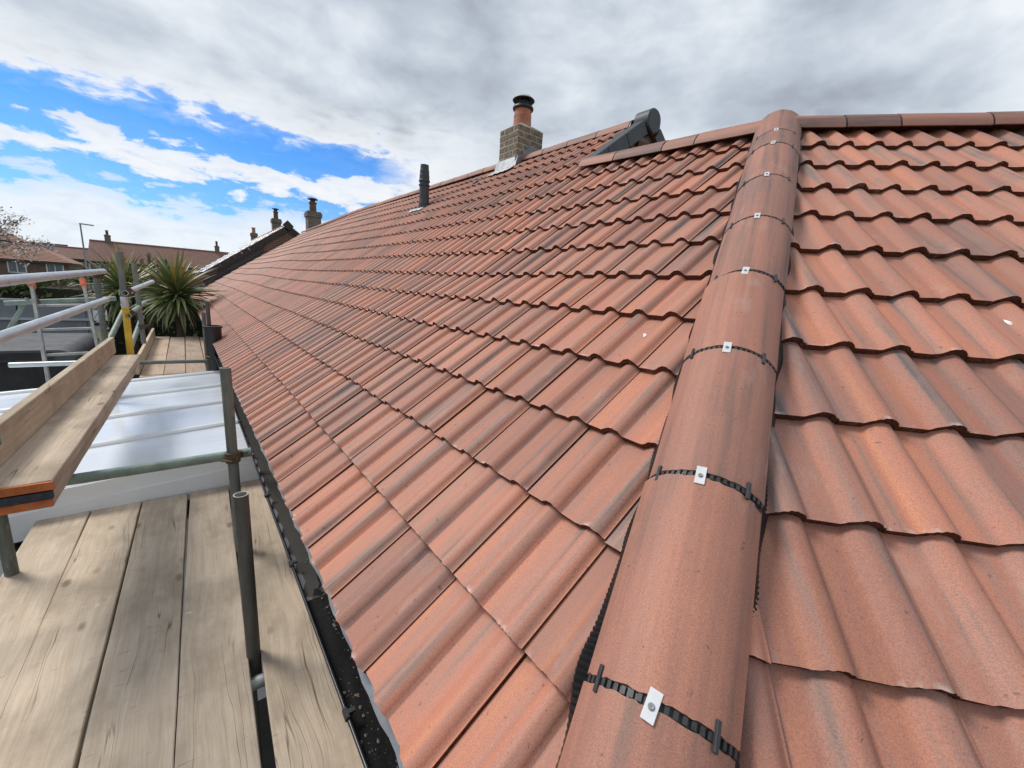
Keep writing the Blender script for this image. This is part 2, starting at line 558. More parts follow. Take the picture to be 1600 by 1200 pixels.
def glass_panel():
    m, t, b = new_mat('milky_polycarbonate')
    co = objco(t)
    n = noise(t, vmap(t, co, (2.0, 0.7, 1)), 1.0, 4, 0.5)
    c = ramp(t, n, [(0.3, (0.66, 0.71, 0.78)), (0.7, (0.76, 0.81, 0.88))])
    gr = noise(t, vmap(t, co, (1.2, 9.0, 1)), 1.0, 6, 0.65)
    c = mixc(t, ramp(t, gr, [(0.50, 0.0), (0.75, 0.35)]), c, (0.46, 0.47, 0.46))
    d = noise(t, co, 26.0, 2, 0.5)
    c = mixc(t, ramp(t, d, [(0.80, 0.0), (0.83, 0.5)]), c, (0.2, 0.2, 0.2))
    L(t, c, b.inputs['Base Color'])
    b.inputs['Roughness'].default_value = 0.2
    b.inputs['Specular IOR Level'].default_value = 0.6
    return m


M_POLY = glass_panel()


def water_mat():
    m, t, b = new_mat('standing_water')
    b.inputs['Base Color'].default_value = (0.45, 0.45, 0.46, 1)
    b.inputs['Metallic'].default_value = 0.22
    b.inputs['Base Color'].default_value = (0.10, 0.095, 0.09, 1)
    b.inputs['IOR'].default_value = 1.75
    b.inputs['Roughness'].default_value = 0.02
    b.inputs['Specular IOR Level'].default_value = 0.6
    bump(t, b, noise(t, objco(t), 14.0, 2, 0.5), 0.02, 0.004)
    return m


M_WATER = water_mat()
M_SILT = simple('wet_black_silt', (0.008, 0.0075, 0.008), 0.5, var=0.5, scale=120, bmp=0.1, spec=0.12)
M_GRIT = simple('wet_grit', (0.13, 0.092, 0.068), 0.5, var=0.7, scale=160, bmp=0.4)


def brick_mat(name, c1, c2, mortar, scale=1.0):
    m, t, b = new_mat(name)
    co = objco(t)
    br = N(t, 'ShaderNodeTexBrick')
    br.inputs['Scale'].default_value = scale
    br.inputs['Brick Width'].default_value = 0.225
    br.inputs['Row Height'].default_value = 0.075
    br.inputs['Mortar Size'].default_value = 0.010
    br.inputs['Color1'].default_value = (*c1, 1)
    br.inputs['Color2'].default_value = (*c2, 1)
    br.inputs['Mortar'].default_value = (*mortar, 1)
    sw = N(t, 'ShaderNodeSeparateXYZ')
    L(t, co, sw.inputs[0])
    cb = N(t, 'ShaderNodeCombineXYZ')
    L(t, math_node(t, 'ADD', sw.outputs['X'], sw.outputs['Y']), cb.inputs[0])
    L(t, sw.outputs['Z'], cb.inputs[1])
    L(t, cb.outputs[0], br.inputs['Vector'])
    n = noise(t, co, 3.0, 5, 0.6)
    c = mixc(t, 0.7, br.outputs['Color'], ramp(t, n, [(0.3, (0.7, 0.7, 0.7)), (0.7, (1.15, 1.15, 1.15))]), 'MULTIPLY')
    L(t, c, b.inputs['Base Color'])
    b.inputs['Roughness'].default_value = 0.9
    return m


M_WALL_BRICK = brick_mat('house_brickwork', (0.19, 0.095, 0.06), (0.14, 0.075, 0.05), (0.24, 0.21, 0.18))
M_WALL_FAR = brick_mat('far_brickwork', (0.15, 0.075, 0.055), (0.12, 0.065, 0.05), (0.17, 0.14, 0.12))


def far_roof(name, c1, c2):
    m, t, b = new_mat(name)
    co = objco(t)
    n = noise(t, vmap(t, co, (0.8, 3.0, 3.0)), 1.0, 6, 0.65)
    n2 = noise(t, vmap(t, co, (5, 1, 1)), 1.0, 3, 0.6)
    c = ramp(t, math_node(t, 'ADD', math_node(t, 'MULTIPLY', n, 0.6), math_node(t, 'MULTIPLY', n2, 0.4)), [(0.35, c1), (0.65, c2)])
    L(t, c, b.inputs['Base Color'])
    b.inputs['Roughness'].default_value = 0.8
    return m


M_STACK_FAR = brick_mat('far_stack_brick', (0.15, 0.125, 0.105), (0.11, 0.092, 0.08), (0.22, 0.20, 0.18))
M_ROOF_FAR = far_roof('far_brown_tiles', (0.175, 0.095, 0.078), (0.25, 0.140, 0.112))
M_ROOF_FAR2 = far_roof('far_orange_tiles', (0.23, 0.115, 0.078), (0.33, 0.18, 0.125))
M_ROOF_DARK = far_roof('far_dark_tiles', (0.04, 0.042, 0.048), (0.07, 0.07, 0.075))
M_SHEEN_TILES = simple('pale_sheen_tiles', (0.30, 0.31, 0.33), 0.22, var=0.2, scale=4)  # pale grey puts the grazing sky sheen into the far slope's tiles
M_PANE = simple('far_window_glass', (0.10, 0.12, 0.15), 0.15, var=0.4, scale=2)
M_FRAME = simple('window_frame_white', (0.55, 0.56, 0.57), 0.5, var=0.05)
M_SHED = simple('black_shed_timber', (0.022, 0.024, 0.027), 0.7, var=0.35, scale=6, bmp=0.2)
M_FELT = simple('shed_roof_felt', (0.085, 0.09, 0.10), 0.75, var=0.35, scale=3.5, bmp=0.2, second=(0.16, 0.165, 0.175))
M_FENCE = simple('grey_fence_paint', (0.19, 0.21, 0.24), 0.75, var=0.15, scale=5, bmp=0.2)
M_FENCE_CAP = simple('pale_fence_rail', (0.42, 0.45, 0.48), 0.7, var=0.15, scale=5)
M_POST = simple('weathered_post', (0.21, 0.215, 0.22), 0.8, var=0.2, scale=10)
M_CAR_W = simple('white_car_paint', (0.70, 0.71, 0.73), 0.25, var=0.03)
M_CAR_K = simple('black_car_paint', (0.015, 0.015, 0.018), 0.2, var=0.1)
M_TYRE = simple('tyre_rubber', (0.02, 0.02, 0.02), 0.8)
M_LAMP = simple('lamp_column_grey', (0.22, 0.24, 0.25), 0.5, metal=0.4, var=0.15)


def ground_mat():
    m, t, b = new_mat('ground_cover')
    co = objco(t)
    n = noise(t, co, 0.12, 8, 0.65)
    n2 = noise(t, co, 3.0, 6, 0.7)
    c = ramp(t, n, [(0.35, (0.045, 0.065, 0.022)), (0.55, (0.075, 0.090, 0.035)), (0.7, (0.11, 0.095, 0.06))])
    c = mixc(t, 0.6, c, ramp(t, n2, [(0.3, (0.55, 0.55, 0.55)), (0.7, (1.3, 1.3, 1.3))]), 'MULTIPLY')
    L(t, c, b.inputs['Base Color'])
    b.inputs['Roughness'].default_value = 0.95
    return m


M_GROUND = ground_mat()
M_PAVING = simple('yard_concrete', (0.075, 0.073, 0.068), 0.9, var=0.3, scale=1.6, bmp=0.2)
M_ASPHALT = simple('street_asphalt', (0.05, 0.05, 0.052), 0.9, var=0.2, scale=4)


def leaf_mat(name, a, b_, tip):
    m, t, b = new_mat(name)
    rnd = rnd_of(t)
    co = objco(t)
    sep = N(t, 'ShaderNodeSeparateXYZ')
    L(t, co, sep.inputs[0])
    c = mixc(t, rnd, a, b_)
    c = mixc(t, mapr(t, sep.outputs['X'], 0.25, 0.85, 0.0, 0.75), c, tip)
    st = noise(t, vmap(t, co, (1, 160, 1)), 1.0, 2, 0.5)
    c = mixc(t, 0.5, c, ramp(t, st, [(0.3, (0.7, 0.7, 0.7)), (0.7, (1.25, 1.25, 1.25))]), 'MULTIPLY')
    L(t, c, b.inputs['Base Color'])
    b.inputs['Roughness'].default_value = 0.45
    return m


M_LEAF = leaf_mat('cordyline_leaf', (0.09, 0.155, 0.05), (0.165, 0.235, 0.085), (0.24, 0.26, 0.11))
M_LEAF_Y = leaf_mat('sunlit_yellow_leaf', (0.27, 0.26, 0.065), (0.37, 0.31, 0.08), (0.46, 0.34, 0.09))  # yellow carries the sunlight on the upper leaves as colour
M_LEAF_DEAD = leaf_mat('dead_leaf', (0.15, 0.10, 0.055), (0.20, 0.14, 0.08), (0.24, 0.18, 0.11))
M_BARK = simple('palm_bark', (0.085, 0.062, 0.045), 0.95, var=0.4, scale=20, bmp=0.6)
M_BARK_G = simple('grey_bark', (0.10, 0.085, 0.075), 0.95, var=0.3, scale=20)
M_HEDGE_A = simple('hedge_leaf', (0.06, 0.10, 0.03), 0.6, var=0.5, scale=3)
M_HEDGE_B = simple('hedge_leaf_light', (0.16, 0.19, 0.065), 0.6, var=0.4, scale=3)
M_HEDGE_CORE = simple('hedge_twigs', (0.020, 0.022, 0.012), 0.9, var=0.4)
M_PETAL = simple('blossom_petal', (0.74, 0.66, 0.64), 0.6, var=0.12, scale=6)
M_BUD = simple('young_leaf', (0.20, 0.17, 0.09), 0.6, var=0.4, scale=6)

# ------------------------------------------------------------------ roof geometry
PITCH = 0.632264
G = 0.303447          # course gauge
TW = 0.300            # tile cover width
cp, sp = math.cos(PITCH), math.sin(PITCH)
Y0 = 0.548102
TH = 2.410820
T2 = Vector((math.sin(TH), math.cos(TH), 0))       # along the right-hand eaves
N2 = Vector((-math.cos(TH), math.sin(TH), 0))      # uphill on the right-hand slope
S_R0, A_R0, D_R = 1.734174, 0.641975, 0.148368
HIP_C, HIP_D = Vector((1.258, 0.762, 0.950)), Vector((0.7624, 0.3098, 0.5681)).normalized()
KINK = 11.7
GABLE_Y = 2.92

_Y6 = [1, 3, 4, 5, 6, 7, 8, 9, 10, 11, 11.7, 13, 14, 15, 16, 18, 20, 23]
_D6 = [0, .01, .03, .05, .065, .08, .10, .12, .16, .195, .214, .218, .222, .237, .254, .292, .33, .38]
_Y11 = [1, 1.4, 1.8, 2.2, 2.6, 3, 4, 5, 6, 7, 8, 9, 10, 11, 11.7, 13, 14, 15, 16, 18, 20, 23]
_D11 = [.0, .02, .045, .065, .085, .105, .12, .127, .135, .15, .175, .20, .225, .248, .258, .252, .245, .242, .243, .255, .265, .28]


def surf(s, y):
    """point on the left slope: s up the slope from the first course line, y along the eaves (an old roof, slightly twisted)"""
    d6 = float(np.interp(y, _Y6, _D6))
    d11 = float(np.interp(y, _Y11, _D11))
    t = min(1.25, max(0.0, (s / G - 5) / 5))
    d = d6 + (d11 - d6) * t
    return Vector((s * cp - d * sp, y, s * sp + d * cp))


def left_frame(s, y, along=0.15):
    o = surf(s, y)
    yd = (surf(s + G, y) - o).normalized()
    xd = (surf(s, y - 0.3) - surf(s, y)).normalized()
    zd = xd.cross(yd).normalized()
    xd = yd.cross(zd)
    return frame(o, xd, yd, zd)


def right_point(a, s):
    q = T2 * a + N2 * (D_R + s * cp)
    return Vector((q.x, q.y, s * sp))


RX, RY = T2.copy(), Vector((N2.x * cp, N2.y * cp, sp))
RZ = RX.cross(RY)


def right_frame(s, a):
    return frame(right_point(a, s), RX, RY, RZ)


def profile(n_roll=7):
    """double-roman section: (x, z) across one tile, two rolls with a steep right flank"""
    pts = [(0.0, 0.0)]
    for c in (0.106, 0.2565):
        wl, wr, h = 0.047, 0.035, 0.0256
        pts.append((c - wl - 0.012, 0.0004))
        for k in range(n_roll):
            t = -1 + k / (n_roll - 1)
            pts.append((c + t * wl, h * (0.5 + 0.5 * math.cos(math.pi * t)) ** 0.70 + 0.0008 * (1 + t)))
        nr = max(3, n_roll - 2)
        for k in range(1, nr + 1):
            t = k / nr
            pts.append((c + t * wr, h * (1 - t ** 2.1) ** 0.80 + (0.0065 * t if c > 0.2 else 0.0)))
        if c < 0.2:
            pts.append((c + wr + 0.006, -0.0006))
    pts.append((0.2990, 0.0060))
    return pts


PROF, PROF_LOW = profile(8), profile(4)
LEN = G + 0.06
STEP, THICK = 0.0225, 0.021


def tile_shape(mb, prof=PROF, M=None, col=0.0, jag=0.0, mats=(0, 1), length=LEN):
    n = len(prof)
    z = lambda y: STEP * (1 - y / G)
    ys = (0.0, length)
    vs, uv = [], []
    jit = [(random.uniform(-1, 1) * jag, random.uniform(-1, 1) * jag * 0.7) for _ in range(n)]
    for r, y in enumerate(ys):
        for k, (x, h) in enumerate(prof):
            jy, jz = jit[k] if r == 0 else (0, 0)
            vs.append(Vector((x, y + jy, z(y) + h + jz)))
            uv.append((x, y))
    top = [(k, k + 1, n + k + 1, n + k) for k in range(n - 1)]
    nose_b = [Vector((x, jit[k][0] * 0.6 + 0.002, z(0) + h - THICK - jit[k][1])) for k, (x, h) in enumerate(prof)]
    tf = (lambda q: M @ q) if M else (lambda q: q)
    mb.add([tf(q) for q in vs], top, mats[0], True, uv, col)
    front = vs[:n] + nose_b
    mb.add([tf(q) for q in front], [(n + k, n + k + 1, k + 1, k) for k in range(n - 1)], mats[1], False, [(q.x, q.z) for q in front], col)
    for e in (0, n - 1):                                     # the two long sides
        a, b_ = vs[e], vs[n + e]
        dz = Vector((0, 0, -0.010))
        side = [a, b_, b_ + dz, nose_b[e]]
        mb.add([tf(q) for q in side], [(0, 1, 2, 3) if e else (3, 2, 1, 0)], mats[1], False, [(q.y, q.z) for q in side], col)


def tile_mesh():
    mb = MB()
    tile_shape(mb, jag=0.0016)
    me = mb.build('tile', [M_TILE, M_TILE_EDGE])
    COL.objects.unlink(me)
    d = me.data
    bpy.data.objects.remove(me)
    return d


TILE_MESHES = [tile_mesh() for _ in range(6)]


def cut_mesh(src, M, planes):
    """copy of a tile cut by world planes (point, normal): what lies on the normal's side is removed"""
    bm = bmesh.new()
    bm.from_mesh(src)
    inv = M.inverted()
    r3 = inv.to_3x3()
    hit = False
    for co, no in planes:
        res = bmesh.ops.bisect_plane(bm, geom=bm.verts[:] + bm.edges[:] + bm.faces[:], plane_co=inv @ co, plane_no=(r3 @ no).normalized(), clear_outer=True)
    if len(bm.faces) == 0:
        bm.free()
        return None
    me = bpy.data.meshes.new('tile')
    bm.to_mesh(me)
    bm.free()
    for m in src.materials:
        me.materials.append(m)
    return me


def lay_tile(M, parent, planes=()):
    src = random.choice(TILE_MESHES)
    M = M @ Matrix.Translation((random.uniform(-.0012, .0012), random.uniform(-.003, .003), random.uniform(-.0008, .0018))) \
        @ Matrix.Rotation(random.uniform(-.006, .006), 4, 'Z') @ Matrix.Rotation(random.uniform(-.005, .005), 4, 'X')
    if planes:
        sd = []
        for co, no in planes:
            ds = [(M @ Vector((x, y, 0)) - co).dot(no) for x in (0, .296) for y in (0, LEN)]
            if min(ds) > 0:
                return None
            sd.append(max(ds))
        planes = [p for p, m_ in zip(planes, sd) if m_ > 0]
        if planes:
            me = cut_mesh(src, M, planes)
            if me is None:
                return None
            return place(bpy.data.objects.new('tile', me), M, parent)
    return place(bpy.data.objects.new('tile', src), M, parent)


# ================================================================== GROUND
GZ = -2.7
mb = MB()
mb.add([(-500, -500, GZ), (500, -500, GZ), (500, 500, GZ), (-500, 500, GZ)], [(0, 1, 2, 3)])
tag(mb.build('ground', M_GROUND), kind='structure')
mb = MB()
mb.add([(-9, -4, GZ + .004), (6, -4, GZ + .004), (6, 15, GZ + .004), (-9, 15, GZ + .004)], [(0, 1, 2, 3)])
tag(mb.build('yard_paving', M_PAVING), kind='structure')
mb = MB()
mb.add([(-60, 33, GZ + .004), (60, 33, GZ + .004), (60, 40, GZ + .004), (-60, 40, GZ + .004)], [(0, 1, 2, 3)])
tag(mb.build('street', M_ASPHALT), kind='structure')

# ================================================================== CORNER HOUSE (nearest, with the hip)
corner = thing('corner_house', 'tiled house in the foreground whose two slopes meet under the row of clipped half-round tiles', 'house', (1.5, 1.5, GZ))

hip_n = Vector((HIP_D.y, -HIP_D.x, 0)).normalized()          # points to the right-hand slope
APEX = HIP_C + HIP_D * 1.72
RIDGE_END = Vector((2.545, GABLE_Y + 0.02, 2.02))
RIDGE_END_R = Vector((APEX.x, APEX.y, 0)) + T2 * 3.6
RIDGE_END_R.z = APEX.z + 0.045

# decks under the tiles (membrane)
mb = MB()
deck_dz = -0.012
rows, colsY = [i * G for i in range(-1, 11)] + [10.75 * G], np.linspace(0.1, GABLE_Y, 12)
grid = [[surf(s, y) + Vector((-sp, 0, cp)) * deck_dz for y in colsY] for s in rows]
vs = [q for r_ in grid for q in r_]
nc = len(colsY)
fs = [(i * nc + j, i * nc + j + 1, (i + 1) * nc + j + 1, (i + 1) * nc + j) for i in range(len(rows) - 1) for j in range(nc - 1)]
bm = bmesh.new()
bvs = [bm.verts.new(q) for q in vs]
for f in fs:
    bm.faces.new([bvs[i] for i in f])
bmesh.ops.bisect_plane(bm, geom=bm.verts[:] + bm.edges[:] + bm.faces[:], plane_co=HIP_C, plane_no=hip_n, clear_outer=True)
me = bpy.data.meshes.new('roof_slope')
bm.to_mesh(me)
bm.free()
me.materials.append(M_DECK)
slope_l = place(bpy.data.objects.new('roof_slope', me), None, corner)
mb = MB()
o_ = RZ * deck_dz
foot = HIP_C + HIP_D * (-2.0)
a_top = (Vector((APEX.x, APEX.y, 0)).dot(T2))
mb.add([right_point(Vector((foot.x, foot.y, 0)).dot(T2), -1.3 * G) + o_, right_point(4.2, -1.3 * G) + o_, right_point(a_top + 3.6, 10.9 * G) + o_, right_point(a_top, 10.9 * G) + o_],
       [(0, 1, 2, 3)])
slope_r = mb.build('roof_slope', M_DECK, corner)
# rear slopes, out of view, closing the roof
mb = MB()
b0 = Vector((RIDGE_END.x + 2.6, RIDGE_END.y, 0.1))
b1 = APEX + Vector((2.6, 1.2, -1.85))
b2 = Vector((RIDGE_END_R.x, RIDGE_END_R.y, 0)) + Vector((2.0, 1.8, 0.1))
mb.add([APEX, RIDGE_END, b0, b1, RIDGE_END_R, b2], [(0, 3, 2, 1), (0, 4, 5, 3)])
mb.build('rear_slope', M_TILE_F, corner)
# walls
mb = MB()
wl = 0.16
pts = [Vector((wl, GABLE_Y, 0)), Vector((wl, 0.32, 0)), Vector((0, 0, 0)) + T2 * 0.62 + N2 * 0.42, T2 * 4.0 + N2 * 0.42, Vector((b2.x, b2.y, 0)), Vector((b0.x - .4, b0.y, 0))]
vs = [Vector((q.x, q.y, z)) for z in (GZ - 0.1, -0.28) for q in pts]
n = len(pts)
mb.add(vs, [(k, k + n, (k + 1) % n + n, (k + 1) % n) for k in range(n)] + [tuple(range(n, 2 * n))])
mb.build('wall', M_WALL_BRICK, corner)
mb = MB()
mb.box((-.165 + .0, 1.5, -.30), (.022, 2.84, .17))
mb.box((0.0, 1.5, -.383), (.32, 2.84, .012))
mb.build('fascia', M_BLACKGREY, corner)

# left slope tiles
hip_pl_l = (HIP_C + hip_n * 0.004, hip_n)
hip_pl_r = (HIP_C - hip_n * 0.004, -hip_n)
ridge_pl = (Vector((2.50, 2, 2.0)), Vector((1, 0, 0)))
for c in range(0, 12):
    s = (c - 1) * G
    for u in range(-3, 9):
        y = Y0 + TW * (u + 1)
        if y > GABLE_Y + 0.12:
            continue
        pl = [hip_pl_l]
        if c == 11:
            pl.append((surf(10.72 * G, 2.0), Vector((cp, 0, sp))))
        if y > GABLE_Y - 0.02:
            pl.append((Vector((0, GABLE_Y + 0.008, 0)), Vector((0, 1, 0)))) if False else None
        lay_tile(left_frame(s, y), slope_l, pl)
# right slope tiles
for k in range(-7, 6):
    s = S_R0 + k * G
    for w in range(-10, 12):
        a = A_R0 + TW * w
        p_ = right_point(a, s)
        if (p_ - HIP_C).dot(T2) > 4.2:
            continue
        pl = [hip_pl_r]
        if k >= 4:
            pl.append((right_point(0, 10.82 * G), RY))
        lay_tile(right_frame(s, a), slope_r, pl)

for (M0, par, px_, py_, sz_) in ((right_frame(S_R0 - 2 * G, A_R0), slope_r, .365, .20, .016), (left_frame(3 * G, Y0 + .6), slope_l, .20, .19, .011), (left_frame(3 * G, Y0 + .6), slope_l, .225, .185, .007)):
    mb = MB()
    ring = [Vector((sz_ * (.5 + .25 * random.random()) * math.cos(a), sz_ * (1 + .5 * random.random()) * math.sin(a), 0)) for a in [k * math.pi / 5 for k in range(10)]]
    mb.add(ring + [Vector((0, 0, sz_ * .35))], [(k, (k + 1) % 10, 10) for k in range(10)])
    mb.build('bird_dropping', M_MORTAR_W, par, M0 @ Matrix.Translation((px_, py_, STEP * (1 - py_ / G) + .0025)) @ Matrix.Rotation(.6, 4, 'Z'))

# ------------------------------------------------------------------ hip and ridge tiles


def arch(w, h, n=12):
    """third-round section: half-width w, rise h -> list of (x, z), z above the springing"""
    r = (w * w + h * h) / (2 * h)
    a = math.asin(min(1, w / r))
    if h > w:
        a = math.pi - a
    return [(r * math.sin(-a + 2 * a * k / n), r * math.cos(-a + 2 * a * k / n) - (r - h)) for k in range(n + 1)]


def cap_tile(mb, length, w, h, th=0.015, n=14, mat=0, jag=0.0):
    """arched cap tile along +Y from 0 to length"""
    o, i = arch(w, h, n), arch(w - th, h - th, n)
    jj = [[random.uniform(-1, 1) * jag for _ in range(n + 1)] for _ in range(2)]
    for e in (1,):
        vs = [Vector((x, y + jj[r][k], z - abs(jj[r][k]) * .5)) for r, y in enumerate((0, length)) for k, (x, z) in enumerate(o)]
        m_ = n + 1
        mb.add(vs, [(k, m_ + k, m_ + k + 1, k + 1) for k in range(n)], mat, True)
    vs = [Vector((x, y, z)) for y in (0, length) for x, z in i]
    mb.add(vs, [(k, k + 1, m_ + k + 1, m_ + k) for k in range(n)], mat, True)
    for r, y in enumerate((0, length)):
        vs = [Vector((x, y + jj[r][k], z - abs(jj[r][k]) * .5)) for k, (x, z) in enumerate(o)] + [Vector((x, y, z)) for x, z in i]
        f = [(k, k + 1, m_ + k + 1, m_ + k) for k in range(n)]
        mb.add(vs, f if y == 0 else [q[::-1] for q in f], mat)
    for e in (0, n):
        vs = [Vector((o[e][0], 0, o[e][1])), Vector((o[e][0], length, o[e][1])), Vector((i[e][0], length, i[e][1])), Vector((i[e][0], 0, i[e][1]))]
        mb.add(vs, [(0, 1, 2, 3)], mat)
    return mb


def axis_frame(p, d, up=None):
    y = d.normalized()
    x = y.cross(Vector((0, 0, 1))).normalized()
    z = x.cross(y)
    return frame(p, x, y, z)


HIP_W, HIP_H, HIP_BASE = 0.127, 0.078, 0.030
noses = [-2.015, -1.559, -1.104, -0.643, -0.205, 0.240, 0.700, 1.165, 1.404]
gap = 0.015


def joint_seal(L_y, w, h, parent, M, nubs=True):
    mb = MB()
    a, b_ = arch(w - 0.006, h - 0.006, 14), arch(w - 0.014, h - 0.014, 14)
    vs = [Vector((x, y, z)) for y in (-0.006, L_y + 0.006) for x, z in a]
    m_ = 15
    mb.add(vs, [(k, m_ + k, m_ + k + 1, k + 1) for k in range(14)], 0, True)
    if nubs:
        al = arch(w - 0.003, h - 0.003, 22)
        for k in range(1, 22):
            x, z = al[k]
            x2, z2 = al[min(22, k + 1)]
            ang = math.atan2(al[k + 1][1] - al[k - 1][1], al[k + 1][0] - al[k - 1][0]) if 0 < k < 22 else 0
            mb.box((x, L_y / 2, z - 0.003), (0.0075, L_y * 0.8, 0.008), Matrix.Rotation(-ang, 3, 'Y'), 1)
    return mb.build('joint_seal', [M_BLACK, M_BLACKGREY], parent, M)


for i, t0 in enumerate(noses):
    t1 = noses[i + 1] - gap if i + 1 < len(noses) else 1.80
    M = axis_frame(HIP_C + HIP_D * t0, HIP_D) @ Matrix.Translation((0, 0, HIP_BASE)) @ Matrix.Translation((random.uniform(-.003, .003), 0, random.uniform(-.002, .002))) @ Matrix.Rotation(random.uniform(-.009, .009), 4, 'Z') @ Matrix.Rotation(random.uniform(-.03, .03), 4, 'Y')
    ht = cap_tile(MB(), t1 - t0, HIP_W + random.uniform(-.002, .002), HIP_H + random.uniform(-.0015, .0015), n=30, jag=.0019).build('hip_tile', M_RIDGE, corner, M)
    Mj = M @ Matrix.Translation((0, -gap, 0))
    joint_seal(gap, HIP_W, HIP_H, ht, Mj)
    ar = arch(HIP_W, HIP_H, 40)
    for f_ in (0.16, 0.80):
        x, z = ar[int(40 * f_)]
        ang = math.atan2(ar[int(40 * f_) + 1][1] - ar[int(40 * f_) - 1][1], ar[int(40 * f_) + 1][0] - ar[int(40 * f_) - 1][0])
        mb = MB()
        mb.box((0, 0, 0.002), (0.0085, 0.044, 0.007), None, 0, 0, 0.0012)
        mb.box((0, 0, -0.004), (0.006, 0.012, 0.010))
        mb.build('seal_tab', M_BLACKGREY, ht, Mj @ Matrix.Translation((x, gap / 2 + random.uniform(-.004, .004), z)) @ Matrix.Rotation(-ang, 4, 'Y'))
    mb = MB()
    mb.box((0, 0, 0.0018), (0.0215, 0.047, 0.0018), None, 0, 0, 0.0006)
    mb.lathe([(0.0058, 0.0027), (0.0058, 0.0033), (0.0044, 0.0034), (0.0041, 0.0056), (0.0015, 0.0054), (0.0013, 0.0042), (0.0, 0.0042)], (0, -0.002, 0), 12, 1)
    f_ = 0.475
    x, z = ar[int(40 * f_)]
    mb.build('clip_plate', [M_ALU, M_SCREW], ht, Mj @ Matrix.Translation((x, gap / 2 - 0.004, z)) @ Matrix.Rotation(random.uniform(-.10, .10) - 0.05, 4, 'Z'))

# pleated seal strips along both sides of the hip
for sd in (-1, 1):
    mb = MB()
    nseg = 620
    A = axis_frame(HIP_C, HIP_D)
    vs = []
    for k in range(nseg + 1):
        t = -2.0 + 3.75 * k / nseg
        zz = 0.0045 if k % 2 else -0.0045
        base = -0.012 * sd if False else 0
        bulge = 0.010 * math.sin(t * 23 + sd) + 0.006 * math.sin(t * 9.1)
        vs.append(A @ Vector((sd * 0.110, t, 0.034)))
        vs.append(A @ Vector((sd * (0.127 + 0.002 * math.sin(t * 40)), t, 0.016 + zz)))
        pop = max(0.0, 1 - ((t + 1.52) / .22) ** 2) * (.55 + .10 * math.sin(t * 31)) if sd < 0 else 0.0
        vs.append(A @ Vector((sd * (0.137 + bulge * 0.5 + .024 * pop), t, -0.020 + zz + .040 * pop)))
    f = []
    for k in range(nseg):
        for q in range(2):
            a = k * 3 + q
            f.append((a, a + 1, a + 4, a + 3))
    mb.add(vs, f, 0, False)
    mb.build('pleated_strip', M_BLACK, corner)


def ridge_run(p0, p1, parent, length=0.46, w=0.112, h=0.100, base=-0.058, joints=None):
    d = (p1 - p0)
    dn = d.normalized()
    if joints is None:
        n_ = max(1, round(d.length / length))
        joints = [d.length * k / n_ for k in range(n_ + 1)]
    for j0, j1 in zip(joints[:-1], joints[1:]):
        M = axis_frame(p0 + dn * j0, dn) @ Matrix.Translation((0, 0, base + random.uniform(-.002, .002))) @ Matrix.Rotation(random.uniform(-.006, .006), 4, 'Z') @ Matrix.Rotation(random.uniform(-.006, .006), 4, 'X')
        rt = cap_tile(MB(), j1 - j0 - 0.012, w, h, n=10).build('ridge_tile', M_RIDGE, parent, M)
        joint_seal(0.012, w, h, rt, M @ Matrix.Translation((0, -0.012, 0)), False)


ridge_run(APEX + Vector((0, 0, .045)), RIDGE_END + Vector((0, 0, .035)), corner, joints=[.03, .515, .78, 1.25, 1.655])
ridge_run(APEX + Vector((0, 0, .045)), RIDGE_END_R + Vector((0, 0, .045)), corner, joints=[.03, .35, .644, 1.116, 1.57, 2.03, 2.49, 2.95, 3.41])

# ------------------------------------------------------------------ gutter
GX, GR, GZT = -0.254, 0.057, -0.224


def gutter_run(y0, y1, parent):
    mb = MB()
    n = 10
    prof = [(GX + GR * math.cos(math.pi + math.pi * k / n), GZT + GR * math.sin(math.pi + math.pi * k / n)) for k in range(n + 1)]
    inner = [(GX + (GR - .003) * math.cos(math.pi + math.pi * k / n), GZT + (GR - .003) * math.sin(math.pi + math.pi * k / n)) for k in range(n + 1)]
    for pr, flip in ((prof, False), (inner, True)):
        vs = [Vector((x, y, z)) for y in (y0, y1) for x, z in pr]
        f = [(k, k + 1, n + 2 + k, n + 1 + k) for k in range(n)]
        mb.add(vs, [q[::-1] for q in f] if flip else f, 0, True)
    for e in (0, -1):
        x = prof[e][0]
        mb.tube([(x, y0, GZT), (x, y1, GZT)], 0.0045, 8, 0)
    return mb.build('gutter', M_GUTTER, parent)


gut = gutter_run(0.02, 11.6, corner)
mb = MB()
mb.add([(GX - .050, 1.3, GZT - .0315), (GX + .050, 1.3, GZT - .0315), (GX + .050, 11.5, GZT - .0315), (GX - .050, 11.5, GZT - .0315)], [(0, 1, 2, 3)])
mb.build('standing_water', M_WATER, gut)
